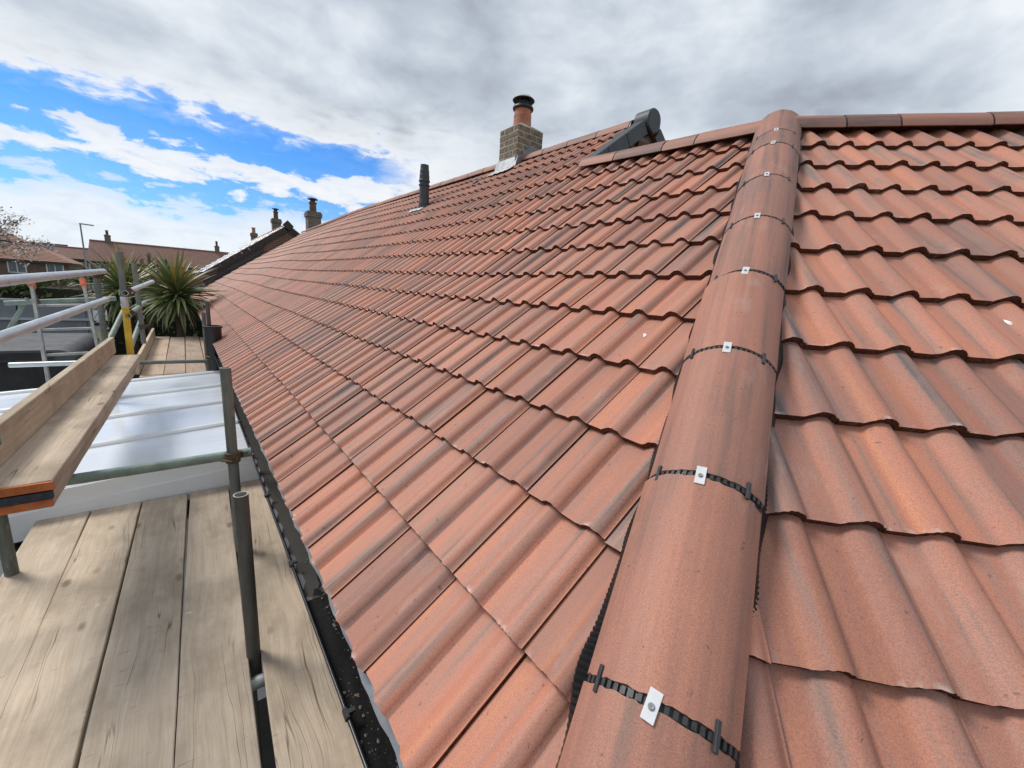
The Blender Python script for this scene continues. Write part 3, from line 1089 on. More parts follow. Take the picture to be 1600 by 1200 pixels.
# silt and moss chips lying in the near end of the gutter
mb = MB()
bed = []
for k in range(60):
    y = .05 + 1.62 * k / 59
    for q in range(9):
        x = GX - .052 + .104 * q / 8
        fade = max(0.0, (y - 1.05 - .35 * (q / 8) ** 1.5) / .25)
        bed.append((x, y, GZT - .0292 + random.uniform(-.0016, .0016) - .004 * min(fade, 2.0)))
mb.add(bed, [(k * 9 + q, k * 9 + q + 1, k * 9 + q + 10, k * 9 + q + 9) for k in range(59) for q in range(8)], 2, True)
for _ in range(420):
    y = 0.1 + 1.15 * random.random() ** 1.2 if random.random() < .93 else random.uniform(1.2, 1.9)
    wd = 0.045 if y < 1.0 else 0.03
    x = GX + random.uniform(-wd, wd)
    if y > 1.0:
        x = GX + 0.012 + random.uniform(-.02, .03)
    r = random.choice((.0010, .0013, .0016, .002, .0026, .0045)) * random.uniform(.7, 1.2)
    zf = GZT - math.sqrt(max(0.0, (GR - .004) ** 2 - (x - GX) ** 2)) if y < 0 else GZT - .0285
    q = [Vector((x + r * random.uniform(.6, 1.2) * math.cos(a), y + r * random.uniform(.7, 1.8) * math.sin(a), zf + (0.3 * r if k < 5 else 0))) for k, a in enumerate([i * 1.2566 for i in range(5)])]
    top = Vector((x, y, zf + r * random.uniform(.5, 1.0)))
    mb.add(q + [top], [(k, (k + 1) % 5, 5) for k in range(5)], random.choice((0, 0, 0, 1)))
g_ = mb.build('gutter_silt', [M_GRIT, M_BLACKGREY, M_SILT], gut)
g_['kind'] = 'stuff'
for y in (0.82, 1.48, 2.08, 2.70, 3.35, 4.0, 4.7, 5.5):
    mb = MB()
    n = 10
    ring = [(GX + (GR + .004) * math.cos(math.pi + math.pi * k / n), GZT + (GR + .004) * math.sin(math.pi + math.pi * k / n)) for k in range(n + 1)]
    vs = [Vector((x, y + dy, z)) for dy in (-.014, .014) for x, z in ring]
    mb.add(vs, [(k, n + 1 + k, n + 2 + k, k + 1) for k in range(n)])
    mb.box((GX - GR - .002, y, GZT + .003), (.012, .030, .014), None, 0, 0, .002)
    mb.box((GX - GR + .010, y, GZT + .007), (.016, .012, .006))
    mb.build('gutter_bracket', M_BLACK, gut)
# pale plastic tray that laps from under the tiles into the gutter
mb = MB()
ny = 160
vs = []
for k in range(ny + 1):
    y = 0.16 + (11.5 - 0.16) * (k / ny) ** 1.5
    ft = 1.0 if y < 3 else 0.6
    wob = (0.004 * math.sin(y * 21) + 0.003 * math.sin(y * 47 + 1)) * ft
    d = surf(-G, max(y, .2))
    vs += [d + Vector((0.05, 0, 0.020)), d + Vector((-0.003 + wob * .5, 0, -0.008)), d + Vector((-0.0115 + wob * .8 - .012 * max(0, 1.1 - y), 0, -0.019 - .008 * max(0, 1.1 - y)))]
mb.add(vs, [(k * 3 + q, k * 3 + q + 1, k * 3 + q + 4, k * 3 + q + 3) for k in range(ny) for q in range(2)], 0, True)
mb.build('eaves_tray', M_TRAY, corner)

# ================================================================== MIDDLE HOUSE
middle = thing('terraced_house', 'higher terraced house with brick chimney and black vent pipe next to the corner house', 'house', (2.5, 7.0, GZ), 'tiled houses of the near terrace')
S_TOP = 14.1 * G
mb = MB()
colsY = np.linspace(GABLE_Y, KINK, 18)
rows = [i * G for i in range(-1, 14)] + [S_TOP]
nc = len(colsY)
vs = [surf(s, y) + Vector((-sp, 0, cp)) * deck_dz for s in rows for y in colsY]
mb.add(vs, [(i * nc + j, i * nc + j + 1, (i + 1) * nc + j + 1, (i + 1) * nc + j) for i in range(len(rows) - 1) for j in range(nc - 1)])
slope_m = mb.build('roof_slope', M_DECK, middle)
RM0, RM1 = surf(S_TOP, GABLE_Y), surf(S_TOP, KINK)
mb = MB()
mb.add([RM0, RM1, RM1 + Vector((3.4, 0, -2.5)), RM0 + Vector((3.4, 0, -2.5))], [(0, 3, 2, 1)])
mb.build('rear_slope', M_TILE_F, middle)
mb = MB()
for (y0, y1, x0) in ((GABLE_Y + .15, KINK, wl),):
    vs = [(x0, y0, GZ - .1), (x0, y1, GZ - .1), (6.4, y1, GZ - .1), (6.4, y0, GZ - .1), (x0, y0, -.2), (x0, y1, -.2), (6.4, y1, -.2), (6.4, y0, -.2)]
    mb.add(vs, [(0, 1, 5, 4), (1, 2, 6, 5), (2, 3, 7, 6), (3, 0, 4, 7), (4, 5, 6, 7)])
mb.build('wall', M_WALL_BRICK, middle)
mb = MB()
mb.box((-.165, 7.3, -.22), (.022, 8.7, .22))
mb.build('fascia', M_BLACKGREY, middle)
cand = []
for c in range(0, 15):
    s = (c - 1) * G
    for u in range(7, 37):
        y = Y0 + TW * (u + 1)
        if c < 12 and y < GABLE_Y + 0.13:
            continue
        if y - TW < GABLE_Y - 0.02 and c >= 12 and y < GABLE_Y + 0.05:
            continue
        if y > KINK + 0.02:
            continue
        cand.append(((surf(s, y) - cam.matrix_world.translation).length, c, u, s, y))
cand.sort()
field = MB()
for k, (dist, c, u, s, y) in enumerate(cand):
    pl = []
    if c == 14:
        pl.append((surf(13.98 * G, y), Vector((cp, 0, sp))))
    if y - TW < GABLE_Y:
        pl.append((Vector((0, GABLE_Y, 0)), Vector((0, -1, 0))))
    M = left_frame(s, y)
    if k < 300:
        lay_tile(M, slope_m, pl)
    else:
        tile_shape(field, PROF_LOW, M @ Matrix.Translation((0, 0, random.uniform(-.001, .001))), random.random(), 0.0012, length=LEN if c < 14 else 0.2)
fo = field.build('roof_tiles', [M_TILE_F, M_TILE_EDGE_F], slope_m)
fo['kind'] = 'stuff'
ridge_run(RM0 + Vector((0, 0.16, 0.03)), RM1 + Vector((0, 0, 0.03)), middle, 0.46)

# gable above the low ridge: bricks, verge caps and ridge end cap
mb = MB()
gA = RM0 + Vector((0, 0.03, -0.02))
gl = surf(9.9 * G, GABLE_Y) + Vector((0, .03, -.03))
mb.add([gl, Vector((2 * gA.x - gl.x, gl.y, gl.z)), gA, gl + Vector((0, .1, 0)), Vector((2 * gA.x - gl.x, gl.y + .1, gl.z)), gA + Vector((0, .1, 0))],
       [(0, 1, 2), (5, 4, 3), (0, 3, 4, 1)])
gw = mb.build('gable_wall', M_MORTAR, middle)
bmeshes = []
for k in range(4):
    mb = MB()
    mb.box((0, 0, 0), (.213, .09, .064), None, 0, 0, .003)
    o = mb.build('brick', M_BRICK_R)
    bmeshes.append(o.data)
    COL.objects.unlink(o)
    bpy.data.objects.remove(o)
for rrow in range(0, 14):
    z = 1.95 + rrow * 0.075
    off = 0.1125 if rrow % 2 else 0.0
    for k in range(-6, 12):
        x = 2.45 + off + k * 0.225
        top = gA.z - abs(x - gA.x) * sp / cp - 0.09
        if z > top - 0.02 or x < gl.x + .1 or x > 2 * gA.x - gl.x - .1:
            continue
        inst(random.choice(bmeshes), 'brick', Matrix.Translation((x + random.uniform(-.002, .002), GABLE_Y + 0.026 + random.uniform(-.003, .002), z)), gw)
for sd in (-1, 1):
    d = Vector((-cp * -sd if sd > 0 else -cp, 0, -sp))
    d = Vector((sd * cp, 0, -sp))
    up = Vector((sd * sp, 0, cp))
    for k in range(3 if sd < 0 else 4):
        L0, Lk = 0.13 + k * 0.315, 0.33
        M = frame(RM0 + d * L0 + Vector((0, -0.055, 0)) + up * (0.034 + 0.006 * (5 - k) / 5), d, Vector((0, 1, 0)) * sd * -1 if False else Vector((0, 1, 0)), d.cross(Vector((0, 1, 0))))
        zs = 1 if M.to_3x3() @ Vector((0, 0, 1)) @ up > 0 else -1
        mb = MB()
        mb.box((Lk / 2, -0.006, zs * -0.045), (Lk - .006, .014, .132), None, 0, 0, .004)
        mb.box((Lk / 2, 0.055, zs * 0.018), (Lk - .006, .125, .012), None, 0, 0, .003)
        mb.box((Lk - .012, -0.009, zs * -0.045), (.020, .018, .137), None, 0, 0, .004)
        mb.build('verge_cap', M_VERGE, middle, M)
mb = MB()
ar = arch(.108, .112, 20)
ring = [Vector((x, 0, z)) for x, z in ar]
ring = [Vector((-.108, 0, -.075))] + ring + [Vector((.108, 0, -.075)), Vector((0, 0, -.135))]
nr = len(ring)
back = [q + Vector((0, .17, 0)) for q in ring]
front = ring
rim = [Vector((q.x * .90, -.012, q.z * .90)) for q in ring]
mb.add(front + back, [(k, (k + 1) % nr, nr + (k + 1) % nr, nr + k) for k in range(nr)], 0, True)
mb.add(front + rim, [(k, (k + 1) % nr, nr + (k + 1) % nr, nr + k) for k in range(nr)], 0)
mb.add(rim, [tuple(range(nr))], 0)
mb.build('ridge_end_cap', M_VERGE, middle, Matrix.Translation(RM0 + Vector((0, -.075, .005))))

# chimney with separate bricks
CX0, CX1, CY0, CY1, CTOP = 3.17, 3.62, 4.855, 5.275, 3.07
CB = 2.42
mb = MB()
mb.box(((CX0 + CX1) / 2, (CY0 + CY1) / 2, (CB + CTOP) / 2), (CX1 - CX0 - .008, CY1 - CY0 - .008, CTOP - CB))
chim = mb.build('chimney', M_MORTAR, middle)
cmesh = {}


def cbrick(lx, ly):
    key = (round(lx, 3), round(ly, 3))
    if key not in cmesh:
        mb = MB()
        mb.box((0, 0, 0), (lx - (.006 if lx > .11 else 0), ly - (.006 if ly > .11 else 0), .061), None, 0, 0, .003)
        o = mb.build('brick', M_BRICK)
        cmesh[key] = o.data
        COL.objects.unlink(o)
        bpy.data.objects.remove(o)
    return cmesh[key]


ncs = 8
for r_ in range(ncs):
    z = CTOP - 0.038 - r_ * 0.0765
    jit = lambda: random.uniform(-.0025, .0025)
    wx, wy = CX1 - CX0, CY1 - CY0
    if r_ % 2 == 0:
        runs_x = [(CX0, .215), (CX0 + .226, wx - .226)]
        runs_y = [(CY0 + .113, .205), (CY0 + .329, wy - .329 - .113)] if wy - .329 - .113 > .03 else [(CY0 + .113, wy - .226)]
    else:
        runs_x = [(CX0 + .113, .215), (CX0 + .339, wx - .339)]
        runs_y = [(CY0, .205), (CY0 + .216, wy - .216)]
    for yb in (CY0, CY1):
        for x0, ln in runs_x:
            if ln > .02:
                inst(cbrick(ln, .10), 'brick', Matrix.Translation((x0 + ln / 2 + jit() * .5, yb + (.05 if yb == CY0 else -.05) + jit(), z + jit() * .3)), chim)
    for xb in (CX0, CX1):
        for y0, ln in runs_y:
            if ln > .02:
                inst(cbrick(.10, ln), 'brick', Matrix.Translation((xb + (.05 if xb == CX0 else -.05) + jit(), y0 + ln / 2 + jit() * .5, z + jit() * .3)), chim)
mb = MB()
cx, cy = (CX0 + CX1) / 2, (CY0 + CY1) / 2
mb.add([(CX0 + .005, CY0 + .005, CTOP), (CX1 - .005, CY0 + .005, CTOP), (CX1 - .005, CY1 - .005, CTOP), (CX0 + .005, CY1 - .005, CTOP),
        (cx - .13, cy - .13, CTOP + .055), (cx + .13, cy - .13, CTOP + .055), (cx + .13, cy + .13, CTOP + .055), (cx - .13, cy + .13, CTOP + .055)],
       [(0, 1, 5, 4), (1, 2, 6, 5), (2, 3, 7, 6), (3, 0, 4, 7), (4, 5, 6, 7)])
mb.build('flaunching', M_MORTAR, chim)
mb = MB()
mb.lathe([(.128, 0), (.122, .135), (.125, .137), (.122, .142), (.118, .21), (.118, .24)], (cx, cy, CTOP + .045), 28)
mb.build('chimney_pot', M_POT, chim)
mb = MB()
mb.lathe([(.118, .228), (.142, .232), (.148, .248), (.140, .268), (.118, .285), (.095, .288), (.095, .25)], (cx, cy, CTOP + .045), 28)
mb.lathe([(.095, .288), (.088, .345), (.0, .345)], (cx, cy, CTOP + .045), 24)
for k in range(4):
    a = k * math.pi / 2 + .5
    mb.tube([(cx + .13 * math.cos(a), cy + .13 * math.sin(a), CTOP + .31), (cx + .135 * math.cos(a), cy + .135 * math.sin(a), CTOP + .40)], .004, 6)
mb.lathe([(.152, .345), (.156, .352), (.150, .36)], (cx, cy, CTOP + .045), 28)
mb.lathe([(.152, .345), (.10, .352), (.0, .354)], (cx, cy, CTOP + .045), 28)
mb.lathe([(.150, .36), (.11, .395), (.05, .412), (.0, .416)], (cx, cy, CTOP + .045), 28, 1)
mb.build('cowl', [M_COWL, M_COWL_TOP], chim)
# lead apron below, steps up the near side
mb = MB()
pa = lambda x, y, dz=0.032: surf(0, 0) if False else None


def on_slope(x, y, h):
    s = x / cp
    for _ in range(6):
        q = surf(s, y)
        s += (x - q.x) / cp
    return surf(s, y) + Vector((-sp, 0, cp)) * h


ny_ = 12
for (xa, ha, xb, hb) in ((CX0 - .006, 'up', CX0 - .012, .05), (CX0 - .012, .05, CX0 - .15, .056)):
    vs = []
    for k in range(ny_ + 1):
        y = CY0 - .035 + (CY1 - CY0 + .07) * k / ny_
        wob = .004 * math.sin(k * 2.1)
        top = Vector((CX0 - .007, y, on_slope(CX0, y, .03).z + .135)) if ha == 'up' else on_slope(xa, y, ha)
        vs += [top, on_slope(xb, y, hb + wob)]
    mb.add(vs, [(2 * k, 2 * k + 1, 2 * k + 3, 2 * k + 2) for k in range(ny_)], 0, True)
mb.build('lead_apron', M_LEAD, chim)
mb = MB()
sx = [CX0 - .03, CX0 + .10, CX0 + .20, CX0 + .30]
for k in range(3):
    zt = on_slope(sx[k], CY0, .03).z + .17 + .0 * k
    zt2 = on_slope(min(sx[k + 1], 3.33), CY0, .03).z
    mb.add([(sx[k], CY0 - .006, on_slope(sx[k], CY0, .01).z), (sx[k + 1], CY0 - .006, min(zt2, 2.70) - .02), (sx[k + 1], CY0 - .006, min(zt + .03, 2.86)), (sx[k], CY0 - .006, min(zt, 2.84))], [(0, 1, 2, 3)])
mb.build('step_flashing', M_LEAD_D, chim)
mb = MB()
q0 = on_slope(2.98, CY1 + .25, .045)
mb.box(q0, (.10, .05, .012), Matrix.Rotation(-PITCH, 3, 'Y'), 0, 0, .002)
q1 = on_slope(3.02, CY1 + .12, .045)
mb.box(q1, (.012, .26, .012), Matrix.Rotation(-PITCH, 3, 'Y'))
mb.build('lead_offcut', M_LEAD_D, chim)

# vent pipe through the slope
VX, VY = 2.535, 6.36
vb = on_slope(VX, VY, 0).z
vent = MB()
vent.lathe([(.098, -.10), (.096, .10), (.086, .16), (.084, .36), (.098, .362), (.098, .378), (.084, .38), (.082, .42), (.098, .422), (.098, .44), (.088, .45), (.086, .52), (.081, .525), (.081, .585), (.076, .59), (.072, .665), (.062, .668), (.060, .60), (.0, .60)],
           (VX, VY, vb - .02), 26)
vent.v = [(VX + (q[0] - VX) * .88, VY + (q[1] - VY) * .88, q[2]) for q in vent.v]
vo = vent.build('vent_pipe', M_VERGE, middle)
mb = MB()
vs = []
for k in range(9):
    y = VY + .32 - k * .06
    vs += [on_slope(VX - .05, y, .058), on_slope(VX - .105, y, .054 + .005 * math.sin(k * 2.4))]
mb.add(vs, [(2 * k, 2 * k + 1, 2 * k + 3, 2 * k + 2) for k in range(8)], 0, True)
mb.build('slate_apron', M_LEAD, vo)
mb = MB()
mb.box(on_slope(VX - .03, VY + .25, .045), (.05, .34, .02), Matrix.Rotation(-PITCH, 3, 'Y'))
mb.build('apron_gap', M_BLACK, vo)

# ================================================================== THIRD HOUSE (beyond the bend in the terrace)
third = thing('terraced_house', 'far terraced house where the tiled roof bends slightly before the dark gable', 'house', (2.5, 16, GZ), 'tiled houses of the near terrace')
E3 = 18.6
mb = MB()
rows3 = [i * G for i in range(-1, 14)] + [S_TOP]
cols3 = np.linspace(KINK, E3, 10)
vs = [surf(s, y) + Vector((-sp, 0, cp)) * deck_dz for s in rows3 for y in cols3]
mb.add(vs, [(i * 10 + j, i * 10 + j + 1, i * 10 + j + 11, i * 10 + j + 10) for i in range(len(rows3) - 1) for j in range(9)])
slope_3 = mb.build('roof_slope', M_DECK, third)
field = MB()
nu = int((E3 - KINK) / TW)
for c in range(0, 15):
    s = (c - 1) * G
    for u in range(nu):
        y = KINK + TW * (u + 1) + .002
        tile_shape(field, PROF_LOW, left_frame(s, y), random.random(), 0.001, length=LEN if c < 14 else .2)
fo = field.build('roof_tiles', [M_TILE_F, M_TILE_EDGE_F], slope_3)
fo['kind'] = 'stuff'
r30, r31 = surf(S_TOP, KINK), surf(S_TOP, E3)
ridge_run(r30 + Vector((0, .01, .03)), r31 + Vector((0, 0, .03)), third, 0.46)
mb = MB()
mb.add([r30, r31, r31 + Vector((3.4, 0, -2.5)), r30 + Vector((3.4, 0, -2.5))], [(0, 3, 2, 1)])
mb.build('rear_slope', M_TILE_F, third)
mb = MB()
e0, e1 = surf(-G, KINK), surf(-G, E3)
mb.add([(e0.x + .3, e0.y, GZ - .1), (e1.x + .3, e1.y, GZ - .1), (e1.x + .3, e1.y, e1.z - .1), (e0.x + .3, e0.y, e0.z - .1)], [(0, 1, 2, 3)])
mb.add([(e1.x + .3, e1.y, GZ - .1), (6.4, e1.y, GZ - .1), (6.4, e1.y, -.2), (e1.x + .3, e1.y, e1.z - .1)], [(0, 1, 2, 3)])
mb.build('wall', M_WALL_BRICK, third)


def stack(parent, x, y, zb, zt, w, d, pot_r=.12, pot_h=.38, flue=True, corb=True, mat=None, cowl=True, brickw=True):
    mb = MB()
    m_ = mat or M_WALL_FAR
    mb.box((x, y, (zb + zt) / 2), (w, d, zt - zb))
    if corb:
        mb.box((x, y, zt - .10), (w + .07, d + .07, .15))
        mb.box((x, y, zt - .0), (w + .02, d + .02, .05))
    ch = mb.build('chimney', m_, parent)
    p = MB()
    p.lathe([(pot_r, 0), (pot_r * .9, pot_h * .85), (pot_r * 1.12, pot_h * .87), (pot_r * 1.12, pot_h), (0, pot_h)], (x, y, zt + .02), 14)
    p.build('chimney_pot', M_POT if not cowl else M_BRICK_R, ch)
    if cowl:
        p = MB()
        p.lathe([(pot_r * .7, 0), (pot_r * .7, .09), (pot_r * 1.45, .10), (pot_r * 1.3, .14), (0, .15)], (x, y, zt + .02 + pot_h), 14)
        p.build('cowl', M_COWL, ch)
    return ch


# chimney on the ridge of the third house: upper part seen over the ridge
stack(third, 3.53, 18.0, 2.2, 3.45, .46, .46, .13, .35, mat=M_STACK_FAR)

# ================================================================== FOURTH HOUSE (dark gable, brighter slope)
YG = 18.75
fourth = thing('terraced_house', 'farthest house of the near terrace, brick gable edged with black verge trim', 'house', (3.2, 24, GZ), 'tiled houses of the near terrace')
sc = YG / 20.0
E4 = Vector((-.532 + .028 * YG, YG, .771 + .0091 * YG))
A4 = Vector((-.532 + .1765 * YG, YG, .771 + .1163 * YG * 1.0))
R4 = Vector((2 * A4.x - E4.x, YG, E4.z))
D4 = Vector((-0.12, 9.5, 0))
mb = MB()
mb.add([E4 + Vector((.1, 0, -.1)), R4 + Vector((-.1, 0, -.1)), A4 + Vector((0, 0, -.1)), Vector((E4.x + .3, YG, GZ - .1)), Vector((R4.x - .3, YG, GZ - .1))], [(0, 3, 4, 1), (0, 1, 2)])
mb.add([E4 + Vector((.3, 0, -.1)), E4 + D4 + Vector((.3, 0, -.1)), Vector((E4.x + .3 + D4.x, YG + D4.y, GZ - .1)), Vector((E4.x + .3, YG, GZ - .1))], [(0, 1, 2, 3)])
mb.build('wall', M_WALL_BRICK, fourth)
field = MB()
sl = (A4 - E4)
sv = sl.normalized()
nn = Vector((-sv.z, 0, sv.x))
ncourse = 11
g4 = sl.length / ncourse
alongd = D4.normalized()
for c in range(ncourse):
    for u in range(30):
        o = E4 + sv * (c * g4) + alongd * (TW * (u + 1))
        M = frame(o, -alongd, sv, nn)
        tile_shape(field, PROF_LOW, M, random.random(), 0, length=g4 * 1.1)
dk = MB()
dk.add([E4 - nn * .02, E4 + D4 - nn * .02, A4 + D4 - nn * .02, A4 - nn * .02], [(0, 1, 2, 3)])
dk.add([A4, A4 + D4, R4 + D4, R4], [(0, 1, 2, 3)])
ds = dk.build('roof_slope', M_DECK, fourth)
fo = field.build('roof_tiles', [M_SHEEN_TILES, M_SHEEN_TILES], ds)
fo['kind'] = 'stuff'
for sd, end in ((1, E4), (-1, R4)):
    v = (end - A4)
    n_ = 12
    for k in range(n_):
        a, b_ = A4 + v * (k / n_), A4 + v * ((k + .97) / n_)
        d = (b_ - a).normalized()
        upv = Vector((0, 1, 0)).cross(d)
        if upv.z < 0:
            upv = -upv
        M = frame((a + b_) / 2 + Vector((0, -.04, 0)) + upv * (.0 - .004 * (k % 2)), d, Vector((0, 1, 0)), d.cross(Vector((0, 1, 0))))
        zs = 1 if d.cross(Vector((0, 1, 0))).dot(upv) > 0 else -1
        mb = MB()
        mb.box((0, 0, zs * -.10), ((b_ - a).length, .03, .20))
        mb.box((0, .16, zs * .020), ((b_ - a).length, .36, .02), None, 1)  # bright top strip stands in for sky reflected along the slope edge
        mb.build('verge_cap', [M_BLACK, M_LEAD], fourth, M)
mb = MB()
mb.box(A4 + Vector((0, -.05, -.02)), (.30, .06, .26), Matrix.Rotation(math.pi / 4, 3, 'Y'), 0, 0, .01)
mb.build('ridge_end_cap', M_BLACK, fourth)
# dark stepped strip below the verge, standing in for roof tiles in shade
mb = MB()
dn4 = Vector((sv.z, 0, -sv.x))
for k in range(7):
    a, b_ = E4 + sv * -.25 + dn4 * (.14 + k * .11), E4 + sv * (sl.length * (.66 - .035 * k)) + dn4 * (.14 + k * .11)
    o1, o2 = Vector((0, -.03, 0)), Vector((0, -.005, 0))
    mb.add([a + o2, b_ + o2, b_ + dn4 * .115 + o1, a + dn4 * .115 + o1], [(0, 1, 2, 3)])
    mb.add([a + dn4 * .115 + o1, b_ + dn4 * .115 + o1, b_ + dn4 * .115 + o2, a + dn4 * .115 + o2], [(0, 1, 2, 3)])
o = mb.build('shaded_roof_strip', M_ROOF_DARK, fourth)
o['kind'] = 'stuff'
ridge_run(A4 + Vector((0, .1, .02)), A4 + D4 + Vector((0, 0, .02)), fourth, .5)
stack(fourth, 3.33, 24.9, 2.6, 3.86, .38, .38, .11, .36, mat=M_STACK_FAR, cowl=True)
stack(fourth, 3.42, 34.5, 2.6, 3.92, .36, .36, .11, .36, mat=M_STACK_FAR, cowl=False)

# ================================================================== CONSERVATORY ROOF
cons = thing('conservatory', 'white conservatory with milky ribbed roof panels built against the house wall', 'conservatory', (-1.4, 5, GZ))
CS = 0.065


def cz(x):
    return -0.475 + CS * (x + 0.25)


bars_y = [3.40, 4.20, 5.00, 5.80, 6.66]
XL, XR = -3.4, -0.06
for k in range(4):
    y0, y1 = bars_y[k] + .03, bars_y[k + 1] - .03
    mb = MB()
    xm = np.linspace(XL, XR, 5)
    vs = []
    for z_off in (0, -.025):
        for x in xm:
            vs += [(x, y0, cz(x) + z_off), (x, y1, cz(x) + z_off)]
    n = len(xm)
    f = [(2 * i, 2 * i + 2, 2 * i + 3, 2 * i + 1) for i in range(n - 1)] + [(2 * n + 2 * i, 2 * n + 2 * i + 1, 2 * n + 2 * i + 3, 2 * n + 2 * i + 2) for i in range(n - 1)]
    mb.add(vs, f)
    mb.build('roof_panel', M_POLY, cons)
for y in bars_y:
    ang = -math.atan(CS)
    Ln = (XR - XL) / math.cos(ang)
    M = Matrix.Translation(((XL + XR) / 2, y, cz((XL + XR) / 2) + .004)) @ Matrix.Rotation(ang, 4, 'Y')
    mb = MB()
    w_, h_ = .034, .026
    sec = [(-w_, -.012), (-w_, .010), (-w_ + .012, h_ - .004), (-w_ + .02, h_), (w_ - .02, h_), (w_ - .012, h_ - .004), (w_, .010), (w_, -.012)]
    vs = [Vector((x, a, z)) for x in (-Ln / 2, Ln / 2) for a, z in sec]
    n = len(sec)
    mb.add(vs, [(k, (k + 1) % n, n + (k + 1) % n, n + k) for k in range(n)] + [tuple(range(n))[::-1], tuple(range(n, 2 * n))])
    mb.build('glazing_bar', M_WHITE, cons, M)
mb = MB()
yf = bars_y[0] - .035
vs = []
for x in (XL, XR):
    vs += [(x, yf, cz(x) + .02), (x, yf, cz(x) - .075), (x, yf - .012, cz(x) - .078), (x, yf - .012, cz(x) - .24), (x, yf + .05, cz(x) - .24), (x, yf + .05, cz(x) + .02)]
mb.add(vs, [(k, (k + 1) % 6, 6 + (k + 1) % 6, 6 + k) for k in range(6)] + [(0, 1, 2, 3, 4, 5), (11, 10, 9, 8, 7, 6)])
mb.build('fascia', M_WHITE, cons)
mb = MB()
mb.box((XL - .03, 5.03, cz(XL) - .03), (.09, 3.4, .09))
mb.build('eaves_beam', M_WHITE, cons)
mb = MB()
mb.box((XL - .02, 5.03, (GZ + cz(XL)) / 2 - .05), (.06, 3.3, cz(XL) - GZ - .1))
mb.box(((XL + XR) / 2, bars_y[0] + .03, (GZ - .9) / 2), (XR - XL, .06, -.9 - GZ))
mb.box(((XL + XR) / 2, bars_y[-1] - .03, (GZ - .9) / 2), (XR - XL, .06, -.9 - GZ))
mb.build('side_wall', M_WHITE, cons)

# ================================================================== SCAFFOLD
TUBE = .02415


def pole(name, p0, p1, mat, label, cat='scaffold tube', group=None, seg=16, coupler=None, r=TUBE, end_mat=None, open_end=True):
    p0, p1 = Vector(p0), Vector(p1)
    d = p1 - p0
    z = d.normalized()
    x = z.orthogonal().normalized()
    y = z.cross(x)
    M = frame(p0, x, y, z)
    mb = MB()
    mb.tube([(0, 0, 0), (0, 0, d.length)], r, seg, 0, hollow=r * .83 if open_end else 0, capmat=1)
    o = mb.build(name, [mat, end_mat or M_STEEL_CUT], None, M)
    tag(o, label, cat, group)
    for t in (coupler or []):
        mb = MB()
        mb.lathe([(r + .002, -.028), (r + .010, -.026), (r + .010, .026), (r + .002, .028)], (0, 0, 0), 12)
        mb.box((r + .016, 0, 0), (.030, .040, .040), None, 0, 0, .004)
        mb.tube([(r + .020, -.045, .012), (r + .020, .045, .012)], .0065, 6)
        mb.box((r + .020, .040, .012), (.018, .014, .018), None, 0, 0, .003)
        mb.tube([(-r - .012, -.03, -.01), (-r - .012, .035, -.01)], .006, 6)
        zz = Vector((0, 0, 1))
        mb.build('coupler', M_RUST, o, M @ Matrix.Translation((0, 0, t)))
    return o


SG = 'upright scaffold tubes'
pole('scaffold_tube', (-.411, 2.45, GZ), (-.411, 2.45, .335), M_STEEL_OLD, 'tall grey green upright tube in front of the white conservatory roof beside the gutter', group=SG, seg=24, coupler=[2.56])
pole('scaffold_tube', (-.436, 1.65, -.80), (-.436, 1.65, .010), M_STEEL_DARK, 'short dark upright tube with open round top standing between the platform boards', group=SG, seg=28)
pole('scaffold_tube', (-1.75, 2.50, -.150), (-.325, 2.50, -.146), M_STEEL_GREEN, 'greenish level tube crossing in front of the white conservatory fascia', 'scaffold tube', seg=20)
pole('scaffold_tube', (-1.18, .30, .640), (-1.16, 5.72, .762), M_STEEL, 'upper silver guard rail at eye level by the ladder tops', 'guard rail', 'silver guard rails', seg=20)
pole('scaffold_tube', (-1.16, .30, .450), (-1.14, 5.52, .503), M_STEEL, 'lower silver guard rail slanting over the dark shed', 'guard rail', 'silver guard rails', seg=20)
pole('scaffold_tube', (-1.205, 5.62, GZ), (-1.205, 5.62, .745), M_STEEL_OLD, 'grey upright tube under the end of the upper guard rail', group=SG, coupler=[3.42])
yel = pole('scaffold_tube', (-1.005, 5.35, .50), (-.995, 5.35, .945), M_STEEL_OLD, 'grey upright tube with bright yellow sleeve on its lower half', group=SG)
mb = MB()
mb.tube([(-1.005, 5.35, .46), (-1.010, 5.35, -.03)], .0265, 16)
mb.box((-1.010, 5.35, -.034), (.13, .13, .012))
mb.build('yellow_sleeve', M_YELLOW, yel)
mb = MB()
mb.tube([(-1.005, 5.35, .54), (-1.005, 5.35, .44)], .0285, 16)
mb.tube([(-1.005, 5.35, .47), (-1.005, 5.35, .46)], .032, 16)
mb.build('collar', M_STEEL, yel)
pole('scaffold_tube', (-.985, 6.5, -.05), (-.985, 6.5, .88), M_STEEL_OLD, 'thin grey upright tube between the yellow sleeve and the spiky palm', group=SG, coupler=[.20])
pole('scaffold_tube', (-.99, 5.3, .575), (-.885, 7.4, .665), M_STEEL, 'short silver tube end leading to the spiky palm, upper of two', 'guard rail', 'short rails by the palm', coupler=[.08])
pole('scaffold_tube', (-.99, 5.3, .365), (-.985, 7.4, .391), M_STEEL_GREEN, 'short greenish tube end leading to the spiky palm, lower of two', 'guard rail', 'short rails by the palm', coupler=[.10])
pole('scaffold_tube', (-1.20, 5.6, .045), (-1.10, 6.25, .35), M_STEEL_GREEN, 'sloping greenish brace tube left of the yellow sleeve', 'brace tube', 'sloping brace tubes')
